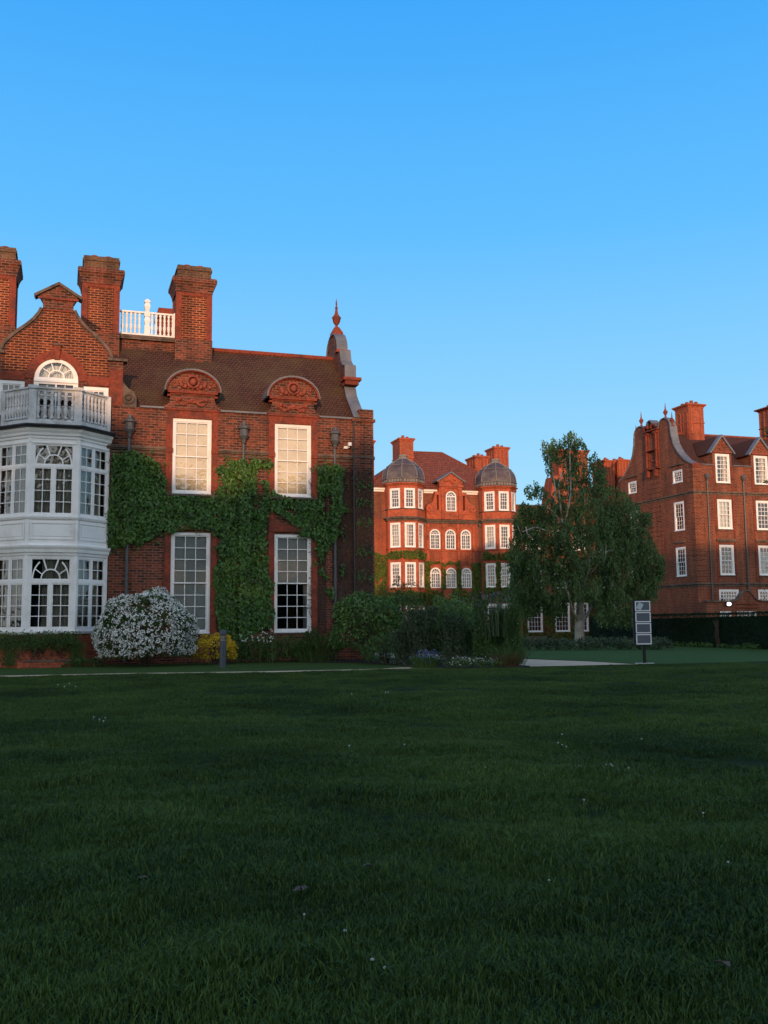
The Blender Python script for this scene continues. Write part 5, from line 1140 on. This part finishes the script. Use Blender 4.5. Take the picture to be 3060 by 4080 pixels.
# soil of the mixed border
sheet('flower_bed', [(8.6, 37.8), (8.9, 36.2), (10.2, 35.4), (10.9, 33.2), (11.0, 30.9), (11.4, 29.7), (13.9, 28.95), (14.5, 29.4), (14.6, 33), (13.9, 38.6), (12.2, 38.6), (12.2, 38.2)], .05, M['soil'], kind='structure')
bush('broad_leaved_shrub', 'broad rounded green shrub with glossy leaves beside the house corner', 'shrub', (10.9, 35.7, 1.25), (1.4, 1.15, 1.3), 8500, .10, 'shrub', lump=.16, inner=.75, seed=21)
bush('tall_shrub', 'tall dark shrub rising just right of the house corner', 'shrub', (12.75, 37.6, 1.5), (1.0, .9, 1.65), 5200, .075, 'darkshrub', lump=.25, inner=.7, seed=5)
bush('low_shrub', 'low dark shrub filling the front of the border beside the narrow lawn', 'shrub', (10.9, 33.6, .45), (.8, 1.1, .6), 2600, .07, 'darkshrub', lump=.25, inner=.6, seed=8)
bush('laurel_shrub', 'fresh green shrub in the middle of the border behind the grey spiky one', 'shrub', (13.5, 33.8, 1.25), (1.0, .9, 1.25), 4800, .09, 'shrub', lump=.22, inner=.7, seed=14)
bush('shade_shrub', 'small dark shrub deep between the two spiky bushes', 'shrub', (12.9, 32.3, .95), (1.0, .9, 1.1), 5200, .075, 'darkshrub', lump=.25, inner=.6, seed=3)
def spiky(name, label, cat, x, y, r, h, n, mat, w=.014, extra=None, spread=.35):
    t = thing(name, label, cat, (x, y, 0)); mb = MB(); k = 9; rs = random.Random(int(x * 100))
    for i in range(k):
        a = rs.uniform(0, 6.28); q = r * math.sqrt(rs.random()) * .85; hh = h * rs.uniform(.62, 1.0) * (1 - .25 * q / r); cx_, cy_ = x + q * math.cos(a), y + q * math.sin(a)
        for _ in range(int(n / k)):
            f = rg.random() ** .6; b_ = rg.uniform(0, 6.28); rad = .34 * r * (1.1 - .5 * f) * math.sqrt(rg.random()) + .02; z = hh * f
            leaf(mb, (cx_ + rad * math.cos(b_), cy_ + rad * math.sin(b_), z), Vector((math.cos(b_), math.sin(b_), .3)) + rv(.7), Vector((.7 * math.cos(b_), .7 * math.sin(b_), .6)) + rv(.8), rg.uniform(.05, .12), .42)
        blades(mb, cx_, cy_, hh * .3, .3 * r, hh * .82, int(n / 900), .012, .35, .1)
    keep(mb.build('foliage', M[mat], t), t); return t
spiky('lavender_bush', 'grey green spiky bush with upright wisps left of the middle of the border', 'bush', 11.8, 32.2, .95, 2.3, 12000, 'grey')
spiky('lavender_bush', 'smaller grey spiky bush tucked against the fresh green shrub', 'bush', 12.7, 31.6, .55, 1.95, 5500, 'grey')
t = spiky('ceanothus_bush', 'tall wispy bush with faded blue flower spikes at the right end of the border', 'bush', 13.75, 30.7, 1.0, 2.6, 14000, 'darkshrub')
mb = MB(); blossoms(mb, [((13.75 + rg.gauss(0, .38), 30.5 + rg.gauss(0, .3), rg.uniform(1.75, 2.5)), (0, -1, .3)) for _ in range(110)], .032, 2); keep(mb.build('flowers', M['blue'], t), t)
mb = MB(); blades(mb, 13.75, 30.5, 1.0, .5, 1.65, 90, .016, .2, .1); keep(mb.build('spikes', M['grey'], t), t)
t = thing('sedge_clump', 'reddish brown clump of arching sedge at the path end of the border', 'grass clump', (13.75, 29.45, 0)); mb = MB(); blades(mb, 13.75, 29.5, 0, .35, .6, 260, .010, .9, .9); keep(mb.build('dry_blades', M['straw'], t), t)
mb = MB(); blades(mb, 13.9, 29.6, .1, .5, .8, 240, .010, .8, .5); keep(mb.build('green_blades', M['darkshrub'], t), t)
t = thing('edging_flowers', 'low edging of small white flowers along the front of the border', 'flowers', (12.7, 29.9, 0)); mb = MB()
for k in range(5): shell(mb, (11.95 + k * .38, 29.85 - k * .1, .1), (.26, .2, .2), 320, .05, seed=k)
keep(mb.build('foliage', M['shrub'], t), t); mb = MB(); blossoms(mb, [((rg.uniform(11.75, 13.5), 29.6 + rg.gauss(0, .1), rg.uniform(.12, .36)), (0, -1, .5)) for _ in range(38)], .026, 3); keep(mb.build('flowers', M['flower'], t), t)
t = thing('bluebell_clump', 'sprawling clump of small pale blue flowers spilling over the lawn point', 'flowers', (11.3, 30.4, 0)); mb = MB(); blades(mb, 11.25, 30.4, 0, .4, .5, 420, .014, .5, .5); shell(mb, (11.2, 30.5, .15), (.45, .4, .32), 500, .05); keep(mb.build('foliage', M['darkshrub'], t), t); mb = MB(); blossoms(mb, [((11.25 + rg.gauss(0, .22), 30.2 + rg.gauss(0, .15), rg.uniform(.12, .6)), (0, -1, .5)) for _ in range(130)], .028, 3); keep(mb.build('flowers', M['blue'], t), t)
# beds beside the birch
def row(name, label, x0, x1, y, h, seed):
    t = thing(name, label, 'plants', ((x0 + x1) / 2, y, 0)); mb = MB(); n = int((x1 - x0) / .45)
    for k in range(n + 1):
        x = x0 + (x1 - x0) * k / n; hh = h * rg.uniform(.8, 1.1); shell(mb, (x, y - (x - x0) * .55 + rg.gauss(0, .12), hh * .42), (.42, .45, hh * .62), 420, .10, lump=.2, inner=.5, seed=seed + k)
    keep(mb.build('foliage', M['grey'], t), t)
row('catmint_border', 'long low grey green border left of the birch trunk', 22.0, 25.2, 46.6, .72, 40); row('catmint_border', 'low grey green border between the birch trunk and the sign', 25.6, 28.8, 44.8, .70, 80)
# yew hedge
HA, HB = Vector((31.6, 30.4)), Vector((34.7, 61.0)); hd = (HB - HA).normalized(); hn = Vector((hd.y, -hd.x)); HL = (HB - HA).length
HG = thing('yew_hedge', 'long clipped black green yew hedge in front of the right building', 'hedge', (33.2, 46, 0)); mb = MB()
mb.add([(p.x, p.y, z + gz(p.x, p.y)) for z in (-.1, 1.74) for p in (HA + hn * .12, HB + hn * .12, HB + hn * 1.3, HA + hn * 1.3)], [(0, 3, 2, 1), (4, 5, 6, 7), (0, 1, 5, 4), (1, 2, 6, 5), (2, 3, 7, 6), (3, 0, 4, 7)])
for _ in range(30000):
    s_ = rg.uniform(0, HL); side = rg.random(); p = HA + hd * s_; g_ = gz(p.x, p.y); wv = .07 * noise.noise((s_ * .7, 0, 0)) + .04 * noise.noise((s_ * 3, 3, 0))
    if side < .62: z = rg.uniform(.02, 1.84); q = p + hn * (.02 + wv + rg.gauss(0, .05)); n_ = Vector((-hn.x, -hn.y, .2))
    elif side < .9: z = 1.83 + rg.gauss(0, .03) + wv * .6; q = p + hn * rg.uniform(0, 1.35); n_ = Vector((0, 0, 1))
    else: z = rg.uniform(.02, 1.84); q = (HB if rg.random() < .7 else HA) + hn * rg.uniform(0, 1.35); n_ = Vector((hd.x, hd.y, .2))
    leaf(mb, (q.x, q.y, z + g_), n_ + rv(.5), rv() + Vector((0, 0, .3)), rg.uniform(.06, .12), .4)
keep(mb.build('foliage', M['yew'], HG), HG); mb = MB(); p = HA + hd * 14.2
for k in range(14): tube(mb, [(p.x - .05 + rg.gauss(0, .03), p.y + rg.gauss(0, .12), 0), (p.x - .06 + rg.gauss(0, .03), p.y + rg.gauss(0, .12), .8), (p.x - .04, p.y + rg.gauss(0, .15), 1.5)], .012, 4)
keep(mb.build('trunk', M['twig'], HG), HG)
t = thing('hedge_weeds', 'scattered green weeds along the foot of the yew hedge', 'weeds', (31.6, 42, 0)); mb = MB()
for k in range(26): s_ = rg.uniform(10, 19); p = HA + hd * s_ - hn * rg.uniform(.1, .4); shell(mb, (p.x, p.y, .08), (.16, .2, rg.uniform(.12, .28)), 60, .09, seed=k)
keep(mb.build('foliage', M['shrub'], t), t)
sheet('hedge_bed', [(HA.x - .7, HA.y), (HB.x - .9, HB.y), (HB.x + .2, HB.y), (HA.x + .2, HA.y)], .045, M['soil'])

# ================================================================== BIRCH
def tp(px, py, d): r = _ray(px, py) * (d / F_PX); return Vector((r.x, r.y, r.z + EYE))
BT = thing('birch_tree', 'spreading weeping birch with a pale trunk in front of the hall', 'tree', tuple(tp(2310, 2562, 58)))
mb = MB(); mb.smooth = True
b0 = tp(2310, 2566, 58)
def limb(pts, r0, r1, n=7):
    P = [tp(x, y, d) for x, y, d in pts]; tube(mb, P, [r0 + (r1 - r0) * k / (len(P) - 1) for k in range(len(P))], n)
limb([(2311, 2572, 58), (2311, 2555, 58), (2309, 2530, 58), (2307, 2500, 58), (2308, 2470, 58)], .34, .24, 10)
limb([(2307, 2485, 58), (2300, 2466, 57.8), (2288, 2448, 57.4), (2279, 2425, 57), (2268, 2380, 56.5), (2250, 2320, 56)], .12, .05)
limb([(2309, 2482, 58), (2324, 2470, 58.2), (2338, 2452, 58.5), (2360, 2415, 59), (2385, 2370, 59.3), (2400, 2300, 59.5)], .13, .05)
limb([(2308, 2475, 58), (2312, 2420, 58), (2318, 2350, 58), (2316, 2280, 58), (2305, 2220, 58)], .22, .16)
limb([(2312, 2400, 58), (2330, 2330, 57.3), (2348, 2260, 57), (2352, 2200, 56.8)], .11, .07); limb([(2352, 2290, 57.1), (2390, 2240, 56.6), (2412, 2230, 56.4), (2415, 2170, 56.2)], .06, .03); limb([(2410, 2245, 56.4), (2386, 2195, 56.3)], .035, .02)
limb([(2316, 2300, 58), (2280, 2210, 58), (2262, 2140, 57.8), (2250, 2090, 57.6), (2237, 2067, 57.5)], .13, .10)
limb([(2240, 2070, 57.5), (2234, 2030, 57.4), (2231, 1990, 57.3), (2225, 1940, 57.2), (2238, 1880, 57.2)], .06, .03); limb([(2246, 2078, 57.5), (2257, 2055, 57.4), (2268, 2010, 57.4), (2274, 1960, 57.4), (2274, 1900, 57.4), (2271, 1850, 57.4), (2270, 1800, 57.4), (2284, 1750, 57.4)], .075, .02)
limb([(2266, 2000, 57.5), (2264, 1940, 57.6), (2258, 1880, 57.6), (2246, 1830, 57.6)], .04, .015); limb([(2262, 2075, 57.6), (2285, 2029, 57.8), (2298, 1999, 58), (2321, 1920, 58.2), (2343, 1882, 58.3), (2370, 1850, 58.3)], .06, .02)
limb([(2300, 2080, 58), (2328, 1991, 58), (2366, 1930, 58.3)], .05, .02); limb([(2250, 2120, 57.6), (2220, 2060, 57), (2206, 2040, 56.8), (2180, 2020, 56.5), (2150, 1975, 56.4), (2108, 1930, 56.3)], .045, .014)
limb([(2265, 2180, 57.6), (2200, 2120, 57), (2130, 2100, 56.5), (2080, 2120, 56.2)], .05, .02); limb([(2316, 2280, 58), (2400, 2160, 58.5), (2470, 2080, 59), (2530, 2060, 59.2)], .07, .02); limb([(2352, 2230, 57), (2440, 2190, 57.5), (2540, 2180, 57.8), (2600, 2220, 58)], .06, .02)
limb([(2206, 2040, 56.8), (2212, 1940, 56.8), (2200, 1880, 56.8), (2190, 1830, 56.8), (2172, 1790, 56.8)], .035, .01); limb([(2060, 2090, 57), (2080, 2140, 57)], .02, .02, 5); limb([(2095, 2100, 56), (2100, 2125, 56), (2125, 2150, 56)], .03, .02, 5)
keep(mb.build('trunk', M['birch'], BT), BT)
CP = [(2158,1772),(2197,1759),(2246,1768),(2254,1733),(2285,1722),(2300,1746),(2342,1776),(2346,1807),(2382,1820),(2408,1864),(2414,1926),(2465,1943),(2504,1978),(2544,2013),(2553,2040),(2596,2053),(2570,2092),(2588,2140),(2614,2197),(2649,2215),(2649,2276),(2614,2338),(2614,2377),(2561,2382),(2539,2425),(2526,2483),(2438,2491),(2386,2469),(2338,2461),(2272,2452),(2219,2443),(2153,2425),(2088,2452),(2026,2399),(2035,2294),(2026,2184),(2053,2140),(2048,2075),(2053,2053),(2083,2004),(2114,2022),(2184,2018),(2206,1961),(2219,1926),(2175,1899),(2175,1869),(2219,1864),(2219,1829),(2184,1855),(2171,1825)]
BP = [(2086,1962),(2110,1912),(2140,1925),(2190,1965),(2186,2008),(2165,1985),(2130,1975),(2120,1985)]
mb = MB(); tw = MB(); cnt = 0
def spray(px, py, d, n, L, sc_=1.0):
    p = tp(px, py, d); dr = Vector((rg.gauss(0, .25), rg.gauss(0, .25), -1)); P = [p]
    for k in range(n):
        p = p + dr.normalized() * (L / n); 
        leaf(mb, p + rv(.05), Vector((0, -1, .5)) + rv(.7), Vector((0, 0, -1)) + rv(.6), rg.uniform(.085, .14) * sc_, .75)
    P.append(p); tube(tw, P, .006, 3)
while cnt < 6400:
    x, y = rg.uniform(2020, 2655), rg.uniform(1718, 2480)
    if not inpoly(x + 14 * noise.noise((x * .04, y * .04, 2)), y + 14 * noise.noise((x * .04, y * .04, 5)), CP): continue
    if y > 2385 and 2250 < x < 2375: continue
    g_ = noise.noise((x * .016, y * .013, 8)) + .5 * noise.noise((x * .045, y * .04, 1))
    if rg.random() > .92 + .9 * g_: continue
    hw = 3.4 * min(1, max(.15, (y - 1720) / 450)) * max(.25, 1 - abs(x - 2335) / 380)
    d = 58 + hw * (.55 * rg.gauss(0, 1) + .9 * g_); up = y < 2000
    if y < 1990 and (2206 < x < 2240 and 1860 < y < 1910 or rg.random() < .25): continue
    spray(x, y - 12, d, rg.randint(8, 15) if not up else rg.randint(6, 11), rg.uniform(.35, .8) if not up else rg.uniform(.2, .45)); cnt += 1
for _ in range(90):
    while True:
        x, y = rg.uniform(2080, 2195), rg.uniform(1905, 2012)
        if inpoly(x, y, BP): break
    spray(x, y - 5, 56.4 + rg.gauss(0, .3), 7, .3)
for _ in range(26): spray(rg.uniform(2172, 2200), rg.uniform(1790, 1870), 56.8, 6, .3)
cr = mb.build('crown', M['birchleaf'], BT); keep(cr, BT); tw.build('twigs', M['bark'], cr)
# conifer standing just outside the frame on the right: only branch tips reach in
PT = thing('pine_tree', 'dark conifer branch tips reaching in at the right edge before the far chimney', 'tree', tuple(Vector((tp(3230, 2500, 50).x, tp(3230, 2500, 50).y, 0)))); mb = MB(); b = tp(3230, 2500, 50); tube(mb, [(b.x, b.y, 0), (b.x, b.y, 6), (b.x, b.y, 13)], [.3, .2, .05], 8); keep(mb.build('trunk', M['bark'], PT), PT); mb = MB()
for k in range(60):
    z = 1.5 + 11.5 * k / 60; a0 = k * 2.4; L = 2.6 * (1 - k / 66); 
    for j in range(26):
        f = (j + 1) / 26; c = Vector((b.x + L * f * math.cos(a0), b.y + L * f * math.sin(a0), z + .25 * f - .3 * f * f)); leaf(mb, c + rv(.08), rv(), Vector((math.cos(a0), math.sin(a0), .1)) + rv(.6), .2, .25)
for (x0, y0, x1, y1) in ((3120, 1745, 3040, 1712), (3120, 1760, 3045, 1735), (3110, 1930, 3040, 1918)):
    for j in range(60): f = rg.random(); leaf(mb, tp(x0 + (x1 - x0) * f, y0 + (y1 - y0) * f, 50) + rv(.06), rv(), Vector((-.8, .2, .5)) + rv(.5), .2, .22)
keep(mb.build('crown', M['darkshrub'], PT), PT)

# ================================================================== FURNITURE
M['bollard'] = plain('grey_bollard_paint', (.055, .062, .075), .45, .08); M['lampglass'] = plain('frosted_lamp_glass', (.40, .38, .28), .3, .05); M['board'] = plain('black_sign_metal', (.010, .010, .012), .4, .1)
M['panel'] = plain('grey_sign_panel', (.085, .10, .12), .35, .06, 3.0); M['frame'] = plain('white_panel_frame', (.62, .64, .66), .5, .04); M['paper'] = plain('paper_sheet', (.36, .45, .48), .8, .03); M['concrete'] = plain('concrete_pad', (.40, .39, .36), .9, .1); M['teak'] = plain('weathered_teak', (.11, .085, .06), .8, .2, 8)
x, y = 5.15, 33.6
BO = thing('bollard_light', 'grey cylindrical bollard light on the lawn strip before the golden shrub', 'bollard', (x, y, .03))
mb = MB(); mb.smooth = False; loft(mb, x, y, 20, 0, [(.115, .0), (.115, .94)]); keep(mb.build('post', M['bollard'], BO), BO)
mb = MB(); loft(mb, x, y, 20, 0, [(.095, .941), (.095, 1.13)]); hd_ = mb.build('lamp_head', M['lampglass'], BO); keep(hd_, BO)
for k in range(4): mb = MB(); loft(mb, x, y, 20, 0, [(.115, .965 + k * .045), (.118, .975 + k * .045), (.10, .985 + k * .045)]); mb.build('louvre', M['bollard'], hd_)
mb = MB(); loft(mb, x, y, 20, 0, [(.125, 1.131), (.13, 1.15), (.13, 1.24), (.10, 1.29), (.02, 1.31)]); keep(mb.build('cap', M['bollard'], BO), BO)
SX, SY = 18.70, 29.25
SG = thing('notice_board', 'tall black post sign of four grey panels with a tilted paper sheet', 'sign', (SX, SY, 0))
fs_ = Fr(SX, SY, .88, -.475)
mb = MB(); fbox(mb, fs_, -.045, .06, .0, .70, .04, .12); keep(mb.build('post', M['board'], SG), SG)
mb = MB(); fbox(mb, fs_, -.32, .28, .66, 2.17, 0, .16); bd = mb.build('board', M['board'], SG); keep(bd, SG)
for k in range(4):
    z1_ = 2.14 - k * .372; z0_ = z1_ - .345; mb = MB(); panel(mb, fs_, rect(-.24, .265, z0_, z1_), [rect(-.205, .23, z0_ + .035, z1_ - .035)], -.02, -.001); f_ = mb.build('panel_frame', M['frame'], bd)
    mb = MB(); panel(mb, fs_, rect(-.205, .23, z0_ + .035, z1_ - .035), [], -.008, -.001); mb.build('panel', M['panel'], bd)
mb = MB(); c_, s__ = math.cos(R_(-28)), math.sin(R_(-28)); q = [(-.085, -.11), (.085, -.11), (.085, .11), (-.085, .11)]; panel(mb, fs_, [(-.08 + a * c_ - b_ * s__ * -1 * -1, 1.965 + a * s__ + b_ * c_) for a, b_ in q], [], -.014, -.009)
mb.build('paper_sheet', M['paper'], bd)
mb = MB(); fbox(mb, fs_, -.30, .32, -.02, .055, -.05, .25); keep(mb.build('pad', M['concrete'], SG), SG)
BN = thing('garden_bench', 'slatted wooden bench by the wall behind the grey border', 'bench', (41.1, 82, -.8)); zb = -.8
mb = MB(); [mb.box(40.05, 42.2, 81.6 + k * .12, 81.69 + k * .12, zb + .42, zb + .45) for k in range(4)]; keep(mb.build('seat', M['teak'], BN), BN)
mb = MB(); mb.box(40.05, 42.2, 82.05, 82.1, zb + .93, zb + 1.0); mb.box(40.05, 42.2, 82.05, 82.1, zb + .5, zb + .55); [mb.box(40.12 + k * .10, 40.16 + k * .10, 82.06, 82.09, zb + .55, zb + .93) for k in range(21)]; keep(mb.build('backrest', M['teak'], BN), BN)
for xx in (40.05, 42.12):
    for yy in (81.6, 82.03): mb = MB(); mb.box(xx, xx + .08, yy, yy + .08, zb, zb + (.62 if yy < 82 else 1.0)); keep(mb.build('leg', M['teak'], BN), BN)
    mb = MB(); mb.box(xx, xx + .08, 81.58, 82.05, zb + .62, zb + .66); keep(mb.build('armrest', M['teak'], BN), BN)

# ================================================================== GRASS
M['clover'] = leafmat('clover_head', (.28, .28, .24), (.5, .5, .44), trans=.1)
M['grass'] = leafmat('grass_blade', (.009, .028, .005), (.096, .158, .026), rough=.6, trans=.2, spec=.2, nscale=.38, rw=.40)
clumps = bpy.data.collections.new('grass_tufts')
for ci in range(7):
    mb = MB(); n = 26
    for _ in range(n):
        a = rg.uniform(0, 6.28); q = .075 * math.sqrt(rg.random()); h = rg.uniform(.018, .046) * (1.25 if ci > 4 else 1); x, y = q * math.cos(a), q * math.sin(a); d = Vector((rg.gauss(0, .6), rg.gauss(0, .6), 0)); w = rg.uniform(.0013, .0026); s = Vector((-d.y, d.x, 0)).normalized() * w
        P = [Vector((x, y, -.01)), Vector((x, y, h * .55)) + d * h * .3, Vector((x, y, h * .85)) + d * h * .85]
        mb.add([P[0] - s, P[0] + s, P[1] - s * .9, P[1] + s * .9, P[2]], [(0, 1, 3, 2), (2, 3, 4)])
    me = bpy.data.meshes.new('grass_tuft'); me.from_pydata(mb.v, [], mb.f); me.materials.append(M['grass']); ob = bpy.data.objects.new('grass_tuft', me); clumps.objects.link(ob)
pts = []; rots = []; scl = []
def scatter(d0, d1, dens, s0, s1):
    fx, fy = math.cos(_a), math.sin(_a); W = lambda d: .45 * d + 2.2; n = int((d1 - d0) * (W(d0) + W(d1)) * dens)
    for _ in range(n):
        d = math.sqrt(rg.uniform(d0 * d0, d1 * d1)); u = rg.uniform(-1, 1) * W(d); x = d * fx + u * fy; y = d * fy - u * fx
        if y > edge_y(x) - .02: continue
        g_ = noise.noise((x * 1.1, y * 1.1, 3)) + .6 * noise.noise((x * .35, y * .35, 13))
        pts.append((x, y, fz(x, y) - .004)); rots.append((rg.gauss(0, .12), rg.gauss(0, .12), rg.uniform(0, 6.28))); scl.append(rg.uniform(s0, s1) * (1 + .6 * g_) * (.5 if edge_y(x) - y < .5 else 1))
scatter(2.6, 7, 700, .75, 1.45); scatter(7, 13, 380, .85, 1.5); scatter(13, 20, 220, .9, 1.5); scatter(20, 32.5, 120, .9, 1.3)
me = bpy.data.meshes.new('grass'); me.from_pydata(pts, [], [])
at = me.attributes.new('rot', 'FLOAT_VECTOR', 'POINT'); at.data.foreach_set('vector', [c for r in rots for c in r]); at = me.attributes.new('scl', 'FLOAT', 'POINT'); at.data.foreach_set('value', scl)
go = bpy.data.objects.new('grass', me); C.objects.link(go); tag(go, 'rough green grass blades of the foreground lawn', 'grass', kind='stuff')
ng_ = bpy.data.node_groups.new('grass_scatter', 'GeometryNodeTree'); ng_.interface.new_socket('Geometry', in_out='INPUT', socket_type='NodeSocketGeometry'); ng_.interface.new_socket('Geometry', in_out='OUTPUT', socket_type='NodeSocketGeometry')
gi = ng_.nodes.new('NodeGroupInput'); gout = ng_.nodes.new('NodeGroupOutput'); ip = ng_.nodes.new('GeometryNodeInstanceOnPoints'); ci = ng_.nodes.new('GeometryNodeCollectionInfo'); ci.inputs['Collection'].default_value = clumps; ci.inputs['Separate Children'].default_value = True; ci.inputs['Reset Children'].default_value = True
a1 = ng_.nodes.new('GeometryNodeInputNamedAttribute'); a1.data_type = 'FLOAT_VECTOR'; a1.inputs['Name'].default_value = 'rot'; a3 = ng_.nodes.new('GeometryNodeInputNamedAttribute'); a3.data_type = 'FLOAT'; a3.inputs['Name'].default_value = 'scl'
L_ = ng_.links.new; L_(gi.outputs[0], ip.inputs['Points']); L_(ci.outputs[0], ip.inputs['Instance']); ip.inputs['Pick Instance'].default_value = True; L_(a1.outputs[0], ip.inputs['Rotation']); L_(a3.outputs[0], ip.inputs['Scale']); L_(ip.outputs[0], gout.inputs[0])
md = go.modifiers.new('scatter', 'NODES'); md.node_group = ng_
# small white flowers and fallen leaves on the lawn
def lawnpt(px, py):
    z = .06
    x, y = GR((px, py), z); return x, y, fz(x, y)
first = None
for (px, py) in [(372, 2868), (395, 2880), (418, 2874), (410, 2885), (1400, 2783), (1535, 2785), (1545, 2778), (1610, 2995), (1933, 3085), (2222, 2975), (2240, 2980), (2255, 2985), (2238, 2935), (2556, 2957), (2415, 3070), (2432, 3068), (2440, 3080), (2186, 3493), (1372, 3722), (1210, 3660), (1530, 3875), (2800, 3235), (2900, 3452), (1390, 2990), (2325, 3190), (1480, 3840), (2505, 3082), (230, 2738), (255, 2742), (275, 2736), (300, 2742)]:
    x, y, z = lawnpt(px, py); d = math.hypot(x, y); s_ = .010; h = .05
    if first is None:
        mb = MB(); tube(mb, [(0, 0, 0), (.004, 0, h)], .0015, 4); loft(mb, .004, 0, 8, 0, [(.3 * s_, h), (s_, h + .004), (s_ * .8, h + .012), (.1 * s_, h + .016)]); first = mb.build('clover_flower', M['clover']); o = first
    else: o = first.copy(); C.objects.link(o)
    o.location = (x, y, z); k = (.6 + .05 * d) * rg.uniform(.7, 1.2); o.scale = (k, k, .62 + .02 * d); tag(o, 'small white clover flower standing in the foreground lawn', 'flower', 'white clover flowers scattered in the lawn')
first = None
for (px, py) in [(1190, 3575), (1215, 3570), (1172, 3582), (1345, 2998), (1552, 3078), (1650, 3155), (2385, 2775), (1085, 2895), (560, 3540), (2890, 3860), (1465, 3480), (2310, 3085)]:
    x, y, z = lawnpt(px, py)
    if first is None: mb = MB(); leaf(mb, (0, 0, .05), (0, 0, 1), (1, .3, .1), .06, .6); leaf(mb, (.01, .02, .055), (.2, 0, 1), (.4, 1, .1), .04, .6); first = mb.build('fallen_leaf', M['deadleaf']); o = first
    else: o = first.copy(); C.objects.link(o)
    o.location = (x, y, z); o.rotation_euler = (0, 0, rg.uniform(0, 6)); tag(o, 'curled brown dead leaf lying on the grass', 'leaf', 'brown dead leaves on the lawn')
